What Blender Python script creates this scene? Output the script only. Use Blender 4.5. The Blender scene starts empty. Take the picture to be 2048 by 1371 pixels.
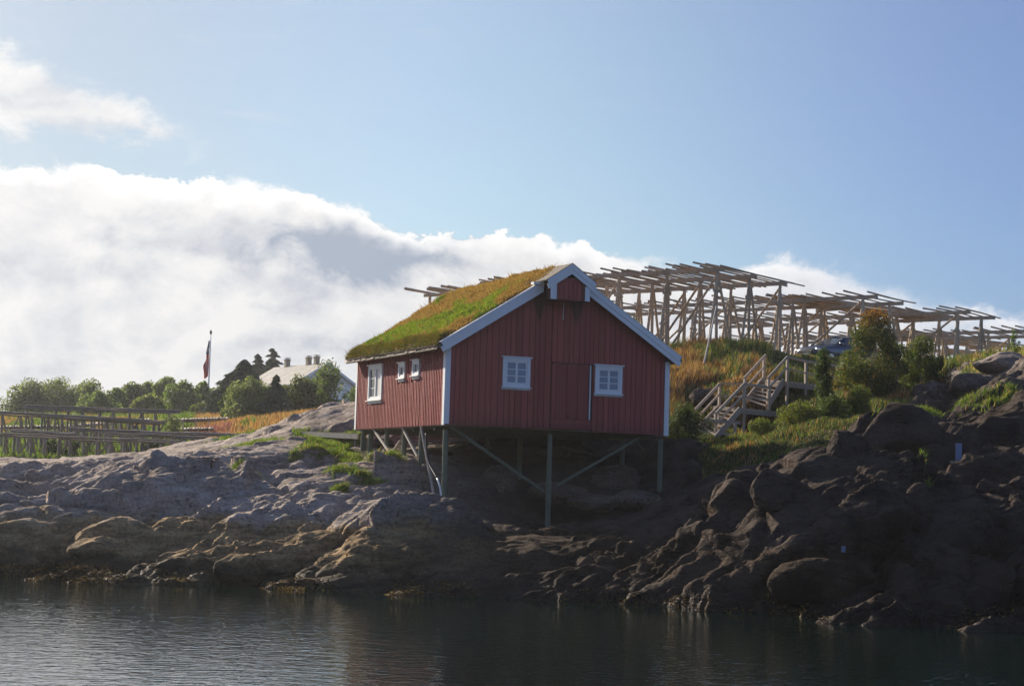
import bpy, bmesh, math, random
import numpy as np
from mathutils import Vector, Matrix

random.seed(7)
RNG = np.random.default_rng(11)
S = bpy.context.scene
COL = S.collection

# ------------------------------------------------------------------ camera
FPX, PITCH, ROLL, CAMZ = 3600.0, 0.08152, 0.02936, 3.0
_cp, _sp, _cr, _sr = math.cos(PITCH), math.sin(PITCH), math.cos(ROLL), math.sin(ROLL)
_up = np.array([0, -_sp, _cp]); _rt = np.array([1.0, 0, 0]); FW = np.array([0, _cp, _sp])
RT = _cr * _rt + _sr * _up
UP = -_sr * _rt + _cr * _up
cd = bpy.data.cameras.new('camera'); cam = bpy.data.objects.new('camera', cd); COL.objects.link(cam)
cd.sensor_width = 36; cd.lens = 36 * FPX / 2048; cd.clip_start = 0.5; cd.clip_end = 9000
cam.matrix_world = Matrix(((RT[0], UP[0], -FW[0], 0), (RT[1], UP[1], -FW[1], 0), (RT[2], UP[2], -FW[2], CAMZ), (0, 0, 0, 1)))
S.camera = cam

def ray(px, py):
    return RT * (px - 1024) / FPX - UP * (py - 685.5) / FPX + FW
def at(px, py, Y):                       # real point at distance Y (m) seen at that place of the photograph
    r = ray(px, py); p = r * (Y / r[1]); return np.array([p[0], Y, CAMZ + p[2]])
def water_at(px, py):
    r = ray(px, py); t = -CAMZ / r[2]; return np.array([r[0] * t, r[1] * t, 0.0])

# ------------------------------------------------------------------ light
SUN_AZ, SUN_EL = math.radians(40), math.radians(24)     # azimuth to the left of +Y
SD = Vector((-math.sin(SUN_AZ) * math.cos(SUN_EL), math.cos(SUN_AZ) * math.cos(SUN_EL), math.sin(SUN_EL)))
sl = bpy.data.lights.new('sun', 'SUN'); sl.energy = 5.0; sl.angle = math.radians(0.53); sl.color = (1.0, 0.90, 0.76)
so = bpy.data.objects.new('sun', sl); COL.objects.link(so); so.rotation_euler = SD.to_track_quat('Z', 'Y').to_euler()
so.location = (-60, 60, 60)

S.view_settings.view_transform = 'Standard'; S.view_settings.look = 'None'
S.view_settings.exposure = 1.0; S.view_settings.gamma = 1.0
S.render.engine = 'CYCLES'
S.cycles.use_denoising = True
S.cycles.max_bounces = 7; S.cycles.diffuse_bounces = 3; S.cycles.glossy_bounces = 3; S.cycles.transmission_bounces = 3
S.cycles.transparent_max_bounces = 4; S.cycles.caustics_reflective = False; S.cycles.caustics_refractive = False
S.cycles.sample_clamp_indirect = 6.0; S.cycles.volume_bounces = 0

class NT:
    """tiny node helper"""
    def __init__(s, tree): s.t = tree; s.n = tree.nodes; s.l = tree.links
    def new(s, typ, **kw):
        nd = s.n.new(typ)
        for k, v in kw.items():
            if k[0] == '_': nd.inputs[k[1:].replace('_', ' ')].default_value = v
            else: setattr(nd, k, v)
        return nd
    def put(s, sock, v):
        if isinstance(v, bpy.types.NodeSocket): s.l.new(v, sock)
        elif isinstance(v, bpy.types.Node): s.l.new(v.outputs[0], sock)
        else:
            if isinstance(v, tuple) and len(v) == 3 and sock.type == 'RGBA': v = (*v, 1)
            sock.default_value = v
    def math(s, op, a, b=0.0, c=0.0, clamp=False):
        nd = s.n.new('ShaderNodeMath'); nd.operation = op; nd.use_clamp = clamp
        for i, v in enumerate((a, b, c)): s.put(nd.inputs[i], v)
        return nd.outputs[0]
    def vmath(s, op, a, b=(0, 0, 0)):
        nd = s.n.new('ShaderNodeVectorMath'); nd.operation = op
        s.put(nd.inputs[0], a)
        if op == 'SCALE': s.put(nd.inputs['Scale'], b)
        else: s.put(nd.inputs[1], b)
        return nd.outputs['Value'] if op in ('LENGTH', 'DOT_PRODUCT') else nd.outputs[0]
    def mix(s, f, a, b, blend='MIX'):
        nd = s.n.new('ShaderNodeMix'); nd.data_type = 'RGBA'; nd.blend_type = blend
        s.put(nd.inputs['Factor'], f); s.put(nd.inputs['A'], a); s.put(nd.inputs['B'], b)
        return nd.outputs['Result']
    def smooth(s, v, a, b, lo=0.0, hi=1.0):
        nd = s.n.new('ShaderNodeMapRange'); nd.interpolation_type = 'SMOOTHSTEP'
        s.put(nd.inputs['Value'], v); s.put(nd.inputs['From Min'], a); s.put(nd.inputs['From Max'], b)
        s.put(nd.inputs['To Min'], lo); s.put(nd.inputs['To Max'], hi)
        return nd.outputs[0]
    def noise(s, vec, scale, detail=4, rough=0.55, dist=0.0, out='Fac'):
        nd = s.n.new('ShaderNodeTexNoise'); s.put(nd.inputs['Vector'], vec)
        nd.inputs['Scale'].default_value = scale; nd.inputs['Detail'].default_value = detail
        nd.inputs['Roughness'].default_value = rough; nd.inputs['Distortion'].default_value = dist
        return nd.outputs[out]
    def vor(s, vec, scale, feature='F1', out='Distance'):
        nd = s.n.new('ShaderNodeTexVoronoi'); nd.feature = feature; s.put(nd.inputs['Vector'], vec)
        nd.inputs['Scale'].default_value = scale
        return nd.outputs[out]
    def mapping(s, vec, scale=(1, 1, 1), rot=(0, 0, 0), loc=(0, 0, 0)):
        nd = s.n.new('ShaderNodeMapping'); s.put(nd.inputs['Vector'], vec)
        nd.inputs['Scale'].default_value = scale; nd.inputs['Rotation'].default_value = rot; nd.inputs['Location'].default_value = loc
        return nd.outputs[0]
    def curve(s, v, pts):
        nd = s.n.new('ShaderNodeFloatCurve'); c = nd.mapping.curves[0]
        while len(c.points) < len(pts): c.points.new(0.5, 0.5)
        for q, (x, y) in zip(c.points, pts): q.location = (x, y); q.handle_type = 'AUTO_CLAMPED'
        nd.mapping.update(); s.put(nd.inputs['Value'], v)
        return nd.outputs[0]

W = bpy.data.worlds.new('World'); S.world = W; W.use_nodes = True
def build_world():
    T = NT(W.node_tree); T.n.clear()
    out = T.new('ShaderNodeOutputWorld'); bg = T.new('ShaderNodeBackground'); bg.inputs['Strength'].default_value = 0.085
    sky = T.new('ShaderNodeTexSky'); sky.sky_type = 'NISHITA'; sky.sun_disc = False
    sky.sun_elevation = SUN_EL; sky.sun_rotation = -SUN_AZ; sky.altitude = 0; sky.air_density = 1.0; sky.dust_density = 0.7; sky.ozone_density = 2.2
    tc = T.new('ShaderNodeTexCoord'); d = tc.outputs['Generated']
    sx = T.new('ShaderNodeSeparateXYZ'); T.put(sx.inputs[0], d)
    x, y, z = sx.outputs
    az = T.math('ARCTAN2', x, y)
    hl = T.math('SQRT', T.math('ADD', T.math('MULTIPLY', x, x), T.math('MULTIPLY', y, y)))
    el = T.math('ARCTAN2', z, hl)
    u = T.math('MULTIPLY_ADD', az, 1 / 1.2, 0.5, clamp=True)
    def ae(px, py):
        r = ray(px, py); return math.atan2(r[0], r[1]) / 1.2 + 0.5, math.atan2(r[2], math.hypot(r[0], r[1])) / 0.35
    def prof(pts, l, r_):
        q = [ae(*p) for p in pts]; return [(0.0, l)] + q + [(1.0, r_)]
    top = prof([(-40, 318), (90, 322), (200, 338), (320, 358), (430, 366), (600, 385), (700, 410), (800, 452), (900, 458), (1000, 460), (1130, 486), (1230, 496), (1310, 524), (1420, 560),
                (1500, 538), (1570, 512), (1640, 522), (1740, 552), (1850, 590), (1960, 612), (2070, 640)], 0.55, 0.30)
    n_big = T.noise(d, 9.0, 3, 0.5)
    n_med = T.noise(T.mapping(d, (1, 1, 1.5)), 26.0, 7, 0.6, 0.4)
    n_fin = T.noise(T.mapping(d, (1, 1, 1.3)), 95.0, 6, 0.62)
    bil = T.vor(T.vmath('ADD', d, T.vmath('SCALE', T.noise(d, 40, 3, out='Color'), 0.02)), 55.0, 'SMOOTH_F1')
    edge = T.math('MULTIPLY', T.curve(u, top), 0.35)
    edge = T.math('ADD', edge, T.math('MULTIPLY', T.math('SUBTRACT', n_med, 0.5), 0.030))
    edge = T.math('ADD', edge, T.math('MULTIPLY', T.math('SUBTRACT', n_fin, 0.5), 0.013))
    edge = T.math('ADD', edge, T.math('MULTIPLY', T.math('SUBTRACT', 0.4, bil), 0.010))
    dep = T.math('SUBTRACT', edge, el)                       # depth below the top of the bank
    soft = T.smooth(T.noise(d, 15.0, 2), 0.42, 0.70, 0.0015, 0.008)
    soft = T.math('ADD', soft, T.smooth(az, 0.02, 0.22, 0.0, 0.006))
    bank = T.smooth(T.math('DIVIDE', dep, soft), -0.6, 1.0)
    # the bank thins out toward the right
    thin = T.smooth(T.math('ADD', az, T.math('MULTIPLY', n_med, -0.22)), 0.05, 0.17, 1.0, 0.62)
    thin2 = T.smooth(T.math('ADD', n_med, T.math('MULTIPLY', n_fin, 0.3)), 0.48, 0.78)
    bank = T.math('MULTIPLY', bank, T.math('MAXIMUM', thin, thin2))
    # loose cloud high at the left
    a0, e0 = ae(60, 190); a0 = (a0 - 0.5) * 1.2; e0 *= 0.35
    p = T.math('ADD', el, T.math('MULTIPLY', T.math('SUBTRACT', az, a0), 0.20))
    dd = T.math('ABSOLUTE', T.math('SUBTRACT', p, e0))
    wid = T.smooth(az, a0 - 0.03, a0 + 0.12, 0.026, 0.004)
    wid = T.math('ADD', wid, T.math('MULTIPLY', T.math('SUBTRACT', n_med, 0.52), 0.055))
    wid = T.math('ADD', wid, T.math('MULTIPLY', T.math('SUBTRACT', n_fin, 0.5), 0.015))
    loose = T.smooth(T.math('SUBTRACT', wid, dd), -0.003, 0.014)
    loose = T.math('MULTIPLY', loose, T.smooth(az, a0 + 0.060, a0 + 0.105, 0.95, 0.0))
    wisp = T.math('MULTIPLY', T.smooth(T.noise(T.mapping(d, (1, 1, 5), (0, 0.12, 0)), 14.0, 6, 0.6), 0.56, 0.85), 0.22)
    wisp = T.math('MULTIPLY', wisp, T.smooth(az, -0.3, 0.15, 1.0, 0.15))
    cov = T.math('MAXIMUM', T.math('MAXIMUM', bank, loose), wisp)
    # cloud body tone: bright tops, blue grey undersides in the middle of the bank
    g = T.math('ADD', T.math('MULTIPLY', n_big, 0.55), T.math('MULTIPLY', n_med, 0.45))
    def blob(px, py, ra, re, s=1.0):
        a, e = ae(px, py); a = (a - 0.5) * 1.2; e *= 0.35
        q = T.math('SQRT', T.math('ADD', T.math('POWER', T.math('DIVIDE', T.math('SUBTRACT', az, a), ra), 2.0), T.math('POWER', T.math('DIVIDE', T.math('SUBTRACT', el, e), re), 2.0)))
        q = T.math('ADD', q, T.math('MULTIPLY', T.math('SUBTRACT', n_med, 0.5), 1.7))
        return T.math('MULTIPLY', T.smooth(q, 1.15, 0.15), s)
    sh = T.math('MAXIMUM', blob(715, 505, 0.070, 0.025, 1.15), blob(430, 470, 0.075, 0.014, 0.42))
    sh = T.math('MAXIMUM', sh, blob(560, 570, 0.06, 0.016, 0.45))
    sh = T.math('MAXIMUM', sh, blob(120, 540, 0.10, 0.010, 0.28))
    sh = T.math('MAXIMUM', sh, blob(640, 680, 0.05, 0.008, 0.35))
    sh = T.math('MAXIMUM', sh, blob(180, 250, 0.05, 0.006, 0.25))
    sh = T.math('ADD', sh, T.smooth(g, 0.60, 0.40, 0.0, 0.22))
    off = T.vmath('ADD', d, (-0.010, 0.0, 0.008))
    rl = T.math('SUBTRACT', T.noise(T.mapping(d, (1, 1, 1.4)), 20.0, 7, 0.58, 0.3), T.noise(T.mapping(off, (1, 1, 1.4)), 20.0, 7, 0.58, 0.3))
    sh = T.math('ADD', sh, T.math('MULTIPLY', rl, -1.6))
    rim = T.math('MULTIPLY', T.smooth(dep, 0.0, 0.016, 1.0, 0.0), T.smooth(n_med, 0.25, 0.6, 0.35, 1.0))
    rim = T.math('MULTIPLY', rim, bank)
    sh = T.math('MULTIPLY', sh, T.math('SUBTRACT', 1.0, T.math('MULTIPLY', rim, 0.9)), clamp=True)
    body = T.mix(sh, (4.7, 4.7, 4.75), (1.8, 2.2, 2.85))
    body = T.mix(rim, body, (6.1, 6.1, 6.1))
    body = T.mix(T.smooth(az, 0.0, 0.3, 0.0, 0.35), body, (4.2, 4.45, 5.3))
    body = T.mix(T.math('MULTIPLY', T.smooth(el, 0.07, 0.015), T.smooth(az, 0.25, -0.1)), body, (4.4, 4.4, 4.4))
    # the lower half of the sphere is never seen; the bank only stands in the half ahead
    behind = T.smooth(y, -0.2, 0.3, 0.25, 1.0)
    cov = T.math('MULTIPLY', cov, behind)
    skc = T.mix(T.smooth(az, 0.0, 0.30), T.mix(T.smooth(az, -0.30, -0.02), (0.34, 0.38, 0.405), (0.50, 0.56, 0.59)), (0.35, 0.43, 0.60)); skc = T.mix(T.smooth(y, 0.35, -0.25), skc, (0.88, 0.96, 1.26)); skc = T.mix(1.0, sky.outputs[0], skc, 'MULTIPLY')
    # thin veil brightens the blue toward the sun
    veil = T.math('MULTIPLY', T.smooth(az, 0.35, -0.45), T.smooth(el, 0.45, 0.0))
    skc = T.mix(T.math('MULTIPLY', veil, 0.05), skc, (5.0, 5.3, 5.6))
    colr = T.mix(cov, skc, body)
    T.put(bg.inputs['Color'], colr)
    T.l.new(bg.outputs[0], out.inputs[0])
build_world()
W.cycles.sampling_method = 'MANUAL'; W.cycles.sample_map_resolution = 1024

# ------------------------------------------------------------------ numpy noise
def _h(ix, iy, iz, k):
    h = (ix.astype(np.int64) * 374761393 + iy.astype(np.int64) * 668265263 + iz.astype(np.int64) * 2147483647 + k * 1274126177) & 0xFFFFFFFF
    h = ((h ^ (h >> 13)) * 1274126177) & 0xFFFFFFFF
    h = ((h ^ (h >> 16)) * 2246822519) & 0xFFFFFFFF
    h = h ^ (h >> 15)
    return (h & 0xFFFFFF).astype(np.float32) / 16777215.0
def vnoise(P, k=0):
    P = np.asarray(P, np.float32); I = np.floor(P); F = P - I; I = I.astype(np.int64)
    U = F * F * F * (F * (F * 6 - 15) + 10); r = 0
    for a in (0, 1):
        for b in (0, 1):
            for c in (0, 1):
                w = (U[:, 0] if a else 1 - U[:, 0]) * (U[:, 1] if b else 1 - U[:, 1]) * (U[:, 2] if c else 1 - U[:, 2])
                gx = _h(I[:, 0] + a, I[:, 1] + b, I[:, 2] + c, k) * 2 - 1
                gy = _h(I[:, 0] + a, I[:, 1] + b, I[:, 2] + c, k + 7) * 2 - 1
                gz = _h(I[:, 0] + a, I[:, 1] + b, I[:, 2] + c, k + 13) * 2 - 1
                r = r + w * (gx * (F[:, 0] - a) + gy * (F[:, 1] - b) + gz * (F[:, 2] - c))
    return r * 1.3
def fbm(P, octv=4, k=0, gain=0.5):
    r = 0; a = 1.0; P = np.asarray(P, np.float32)
    for o in range(octv):
        r = r + a * vnoise(P, k + o * 31); P = P * 2.03 + 11.7; a *= gain
    return r
def worley(P, k=0):
    P = np.asarray(P, np.float32); I = np.floor(P).astype(np.int64)
    n = len(P); f1 = np.full(n, 9.0, np.float32); f2 = f1.copy(); D = np.zeros((n, 3), np.float32); ID = np.zeros((n, 3), np.int64)
    for a in (-1, 0, 1):
        for b in (-1, 0, 1):
            for c in (-1, 0, 1):
                J = I + np.array([a, b, c])
                fp = np.stack([_h(J[:, 0], J[:, 1], J[:, 2], k + q) for q in (1, 2, 3)], 1) + J
                dv = P - fp; d = np.sqrt((dv ** 2).sum(1)).astype(np.float32)
                near = d < f1
                f2 = np.where(near, f1, np.minimum(f2, d)); f1 = np.where(near, d, f1)
                D[near] = dv[near]; ID[near] = J[near]
    rnd = np.stack([_h(ID[:, 0], ID[:, 1], ID[:, 2], k + q) for q in (21, 22, 23, 24)], 1)
    return f1, f2, D, rnd
_a = np.array([0.90, 0.10, 0.42]); _a /= np.linalg.norm(_a)           # the rock's layers rise to the right
_n = np.array([-0.40, 0.28, 0.87]); _n -= _a * (_n @ _a); _n /= np.linalg.norm(_n)
_b = np.cross(_n, _a)
def rock_disp(P):
    Q = np.stack([P @ _a, P @ _b, P @ _n], 1)
    wv = np.stack([fbm(Q * 0.45, 3, 5), fbm(Q * 0.45, 3, 105), fbm(Q * 0.45, 3, 205)], 1)
    Qw = Q + wv * np.array([0.65, 0.55, 0.38])
    d = np.zeros(len(P), np.float32)
    brk = np.clip(fbm(Q * np.array([.22, .22, .4]), 3, 260) * 1.6 + .5, 0, 1)          # smooth slabs against broken ground
    for (sa, sb, sn, A, tilt, k, e, mk) in ((9.0, 5.5, 2.8, 0.75, 0.8, 40, 22.0, 1.0), (3.6, 2.3, 1.15, 0.24, 0.8, 60, 24.0, .4 + .6 * brk), (1.1, 0.7, 0.30, 0.065, 0.8, 80, 24.0, brk)):
        f1, f2, D, r = worley(Qw / np.array([sa, sb, sn]), k)
        e1 = np.clip(f2 - f1, 0, 1)
        d += mk * (A * (1 - np.exp(-e * e1)) * 0.30 + A * (r[:, 0] - 0.5) * 1.0 + A * tilt * ((r[:, 1] - .5) * D[:, 0] + (r[:, 2] - .5) * D[:, 1] + (r[:, 3] - .2) * D[:, 2]) * 2.4 - A * 0.22 * f1 ** 2)
    f1, f2, D, r = worley(Qw / np.array([3.0, 1.8, 1.0]), 140); d -= .13 * np.exp(-((f2 - f1) / .055) ** 2) * (.3 + .7 * r[:, 0])
    f1, f2, D, r = worley(Qw / np.array([1.2, .8, .45]), 160); d -= .05 * np.exp(-((f2 - f1) / .07) ** 2) * brk
    rg = 1 - 2 * np.abs(fbm(Qw * np.array([.9, 1.1, 2.2]), 4, 380, .55)); d += .05 * rg * brk
    # ledges running up to the right, each with a steep lower flank
    t = (P[:, 0] * .60 - P[:, 1] * .62 + P[:, 2] * .55) / 4.2 + wv[:, 0] * .45 + .2 * wv[:, 1]
    f = t - np.floor(t); saw = np.where(f < .80, f / .80, (1 - f) / .20); saw = saw * .75 + .25 * saw * saw * (3 - 2 * saw)
    d += (.48 * (saw - .5)) * np.clip(.75 + wv[:, 2], .2, 1.2)
    t2 = (P[:, 0] * .50 - P[:, 1] * .60 + P[:, 2] * .75) / 1.15 + wv[:, 1] * 0.8 + brk
    f = t2 - np.floor(t2); saw = np.where(f < .78, f / .78, (1 - f) / .22); d += .075 * (saw - .5) * (.3 + .9 * brk)
    d += 0.05 * fbm(Q * np.array([0.7, 0.8, 1.5]), 3, 300)
    lay = fbm(Qw * np.array([0.35, 0.5, 6.0]), 4, 320, 0.6)
    d += 0.06 * lay * (.5 + brk * .6) + 0.016 * fbm(Q * np.array([3.5, 4.5, 9.0]), 3, 350)
    return d

# ------------------------------------------------------------------ mesh helpers
def np_mesh(name, V, F, mat=None, tint=None, smooth=False, parent=None, attrs=None):
    V = np.asarray(V, np.float32); F = np.asarray(F, np.int32)
    me = bpy.data.meshes.new(name); k = F.shape[1]
    me.vertices.add(len(V)); me.vertices.foreach_set('co', V.ravel())
    me.loops.add(F.size); me.loops.foreach_set('vertex_index', F.ravel())
    me.polygons.add(len(F)); me.polygons.foreach_set('loop_start', np.arange(0, F.size, k, dtype=np.int32))
    me.polygons.foreach_set('use_smooth', np.full(len(F), smooth))
    if tint is not None:
        a = me.attributes.new('tint', 'FLOAT_COLOR', 'POINT'); c = np.ones((len(V), 4), np.float32); c[:, :3] = tint; a.data.foreach_set('color', c.ravel())
    for n_, v in (attrs or {}).items():
        a = me.attributes.new(n_, 'FLOAT', 'POINT'); a.data.foreach_set('value', np.asarray(v, np.float32))
    me.update(calc_edges=True)
    if mat: me.materials.append(mat)
    o = bpy.data.objects.new(name, me); COL.objects.link(o)
    if parent: o.parent = parent
    return o
def tag(o, label=None, cat=None, group=None, kind=None):
    if label: o['label'] = label
    if cat: o['category'] = cat
    if group: o['group'] = group
    if kind: o['kind'] = kind
    return o
def empty(name, loc, rz=0.0):
    e = bpy.data.objects.new(name, None); COL.objects.link(e); e.location = tuple(float(v) for v in loc); e.rotation_euler = (0, 0, rz); e.empty_display_size = 0.3
    return e

class MB:
    def __init__(s, org=(0, 0, 0)): s.v = []; s.f = []; s.c = []; s.o = np.array(org, float); s.tint = None
    def add(s, vs, fs, tint=None):
        b = len(s.v); s.v += [tuple(np.asarray(v, float) - s.o) for v in vs]; s.f += [tuple(i + b for i in f) for f in fs]
        s.c += [tint or (1, 1, 1)] * len(vs); return s
    def box(s, x0, x1, y0, y1, z0, z1, tint=None):
        vs = [(x, y, z) for x in (x0, x1) for y in (y0, y1) for z in (z0, z1)]
        return s.add(vs, [(0, 1, 3, 2), (4, 6, 7, 5), (0, 4, 5, 1), (2, 3, 7, 6), (0, 2, 6, 4), (1, 5, 7, 3)], tint)
    def beam(s, p0, p1, w, h, up=(0, 0, 1), tint=None):
        p0 = np.array(p0, float); p1 = np.array(p1, float); d = p1 - p0; d /= np.linalg.norm(d)
        up = np.array(up, float)
        if abs(d @ up) > 0.95: up = np.array([0.43, -0.9, 0])
        r = np.cross(d, up); r /= np.linalg.norm(r); u = np.cross(r, d)
        vs = [p + r * a * w / 2 + u * b * h / 2 for p in (p0, p1) for a, b in ((-1, -1), (1, -1), (1, 1), (-1, 1))]
        return s.add(vs, [(0, 1, 2, 3), (7, 6, 5, 4), (0, 4, 5, 1), (1, 5, 6, 2), (2, 6, 7, 3), (3, 7, 4, 0)], tint)
    def pole(s, p0, p1, r0, r1=None, n=7, bend=0.0, seg=1, tint=None):
        p0 = np.array(p0, float); p1 = np.array(p1, float); r1 = r1 or r0; d = p1 - p0; L = np.linalg.norm(d); d /= L
        up = np.array([0, 0, 1.0]) if abs(d[2]) < 0.9 else np.array([1.0, 0, 0])
        a = np.cross(d, up); a /= np.linalg.norm(a); b = np.cross(a, d)
        bd = a * random.uniform(-1, 1) + b * random.uniform(-1, 1); vs = []; fs = []
        for k in range(seg + 1):
            t = k / seg; c = p0 + d * L * t + bd * bend * math.sin(math.pi * t); r = r0 + (r1 - r0) * t
            if seg > 1 and bend: r *= random.uniform(0.93, 1.07)
            for j in range(n):
                q = 2 * math.pi * j / n; vs.append(c + (a * math.cos(q) + b * math.sin(q)) * r)
            if k:
                for j in range(n):
                    j2 = (j + 1) % n; fs.append(((k - 1) * n + j, k * n + j, k * n + j2, (k - 1) * n + j2))
        fs.append(tuple(range(n))); fs.append(tuple(seg * n + j for j in reversed(range(n))))
        return s.add(vs, fs, tint)
    def tube(s, pts, r, n=8):
        pts = [np.array(p, float) for p in pts]; vs = []; fs = []
        for k, p in enumerate(pts):
            d = pts[min(k + 1, len(pts) - 1)] - pts[max(k - 1, 0)]; d /= np.linalg.norm(d)
            up = np.array([0.0, 1, 0]) if abs(d[1]) < 0.9 else np.array([1.0, 0, 0])
            a = np.cross(d, up); a /= np.linalg.norm(a); b = np.cross(a, d)
            for j in range(n):
                q = 2 * math.pi * j / n; vs.append(p + (a * math.cos(q) + b * math.sin(q)) * r)
            if k:
                for j in range(n):
                    j2 = (j + 1) % n; fs.append(((k - 1) * n + j, (k - 1) * n + j2, k * n + j2, k * n + j))
        fs.append(tuple(reversed(range(n)))); fs.append(tuple((len(pts) - 1) * n + j for j in range(n)))
        return s.add(vs, fs)
    def build(s, name, mat, parent=None, smooth=False, loc=None, bevel=0):
        me = bpy.data.meshes.new(name); me.from_pydata([tuple(v) for v in s.v], [], s.f)
        a = me.attributes.new('tint', 'FLOAT_COLOR', 'POINT'); a.data.foreach_set('color', [q for c in s.c for q in (*c, 1)])
        bm = bmesh.new(); bm.from_mesh(me); bmesh.ops.recalc_face_normals(bm, faces=bm.faces); bm.to_mesh(me); bm.free()
        if smooth: me.polygons.foreach_set('use_smooth', [True] * len(me.polygons))
        me.materials.append(mat); o = bpy.data.objects.new(name, me); COL.objects.link(o)
        if parent: o.parent = parent
        if loc is not None: o.location = tuple(float(q) for q in loc)
        if bevel:
            m = o.modifiers.new('bevel', 'BEVEL'); m.width = bevel; m.segments = 2; m.limit_method = 'ANGLE'
        return o

# ------------------------------------------------------------------ materials
def material(name):
    m = bpy.data.materials.new(name); m.use_nodes = True; T = NT(m.node_tree); T.n.clear()
    out = T.new('ShaderNodeOutputMaterial'); b = T.new('ShaderNodeBsdfPrincipled'); T.l.new(b.outputs[0], out.inputs[0])
    return m, T, b, out
def tintnode(T):
    nd = T.new('ShaderNodeAttribute', attribute_name='tint'); return nd.outputs['Color']
def bump(T, b, h, strength=0.5, dist=0.02):
    nd = T.new('ShaderNodeBump'); nd.inputs['Strength'].default_value = strength; nd.inputs['Distance'].default_value = dist
    T.put(nd.inputs['Height'], h); T.l.new(nd.outputs[0], b.inputs['Normal'])

def rock_color(T, veg=None, wet_shaded=True):
    geo = T.new('ShaderNodeNewGeometry'); P = geo.outputs['Position']
    sx = T.new('ShaderNodeSeparateXYZ'); T.put(sx.inputs[0], P); z = sx.outputs[2]
    ly = T.mapping(P, (0.5, 0.6, 2.6), (0.25, -0.45, 0.1))
    n1 = T.noise(P, 0.55, 5, 0.6); n2 = T.noise(ly, 1.6, 7, 0.65); n3 = T.noise(P, 9.0, 6, 0.7); n4 = T.noise(P, 2.4, 5, 0.6, 0.6)
    c = T.mix(T.smooth(n1, 0.35, 0.65), (0.31, 0.24, 0.185), (0.47, 0.375, 0.30))
    c = T.mix(T.smooth(n2, 0.40, 0.66, 0.0, 0.55), c, (0.15, 0.115, 0.09))
    c = T.mix(T.smooth(T.noise(P, 4.5, 5, 0.65), 0.58, 0.66, 0.0, 0.6), c, (0.10, 0.085, 0.075))
    c = T.mix(T.smooth(T.noise(T.mapping(P, loc=(7, 3, 1)), 3.1, 5, 0.7), 0.62, 0.70, 0.0, 0.5), c, (0.34, 0.22, 0.09))
    c = T.mix(T.smooth(n4, 0.56, 0.70, 0.0, 0.55), c, (0.40, 0.375, 0.35))
    c = T.mix(T.smooth(T.noise(P, 1.3, 6, 0.7), 0.56, 0.70, 0.0, 0.65), c, (0.125, 0.088, 0.048))
    c = T.mix(T.smooth(n3, 0.35, 0.7, 0.0, 0.45), c, (0.05, 0.045, 0.045))
    if wet_shaded:
        zz = T.math('ADD', z, T.math('MULTIPLY', T.math('SUBTRACT', n1, 0.5), 1.6))
        zz = T.math('ADD', zz, T.math('MULTIPLY', T.math('SUBTRACT', n4, 0.5), 0.7))
        tide = T.mix(T.smooth(n2, 0.38, 0.62), (0.38, 0.25, 0.12), (0.19, 0.125, 0.062))
        tide = T.mix(T.smooth(n3, 0.45, 0.65, 0.0, 0.6), tide, (0.030, 0.025, 0.02))
        c = T.mix(T.smooth(zz, 2.15, 1.55), c, tide)
        c = T.mix(T.smooth(zz, 0.9, 0.35, 0.0, 0.8), c, (0.014, 0.012, 0.009))
    if wet_shaded: painted_shade = T.math('MULTIPLY', T.smooth(T.math('ADD', sx.outputs[0], T.math('MULTIPLY', n1, 7.0)), -2.0, 4.5, 0.0, 0.94), T.smooth(T.math('ADD', z, T.math('MULTIPLY', n4, 1.5)), 10.5, 7.5))  # hut and hill shade painted into the darker rock of the centre and right
    if wet_shaded: c = T.mix(painted_shade, c, T.mix(T.smooth(n1, 0.4, 0.6), (0.020, 0.013, 0.009), (0.050, 0.034, 0.025)))
    if veg:
        vn = T.new('ShaderNodeAttribute', attribute_name='veg').outputs['Fac']
        so_ = T.mix(n4, (0.035, 0.05, 0.014), (0.09, 0.065, 0.025))
        c = T.mix(T.smooth(T.math('ADD', vn, T.math('MULTIPLY', T.math('SUBTRACT', n3, 0.5), 0.5)), 0.4, 0.6), c, so_)
    h = T.math('ADD', T.math('MULTIPLY', T.noise(P, 7.0, 9, 0.68), 1.0), T.math('MULTIPLY', n2, 0.8))
    cr = T.vor(T.vmath('ADD', ly, T.vmath('SCALE', T.noise(P, 3, 3, out='Color'), 0.35)), 1.7, 'DISTANCE_TO_EDGE')
    h = T.math('ADD', h, T.smooth(cr, 0.0, 0.05, -0.8, 0.0))
    if not wet_shaded: c = T.mix(1.0, c, (0.42, 0.37, 0.34), 'MULTIPLY')
    return c, h, z
def mat_rock(name, veg=False, wet_shaded=True):
    m, T, b, out = material(name); c, h, z = rock_color(T, veg, wet_shaded)
    T.put(b.inputs['Base Color'], c); b.inputs['Roughness'].default_value = 0.82
    if wet_shaded: T.put(b.inputs['Roughness'], T.smooth(z, 0.1, 0.9, 0.60, 0.88))
    b.inputs['Specular IOR Level'].default_value = 0.06
    bump(T, b, h, 0.8, 0.06); return m
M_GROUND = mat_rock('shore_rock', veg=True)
M_BOULDER = mat_rock('boulder_rock'); M_DRYROCK = mat_rock('dry_boulder_rock', wet_shaded=False)

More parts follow.
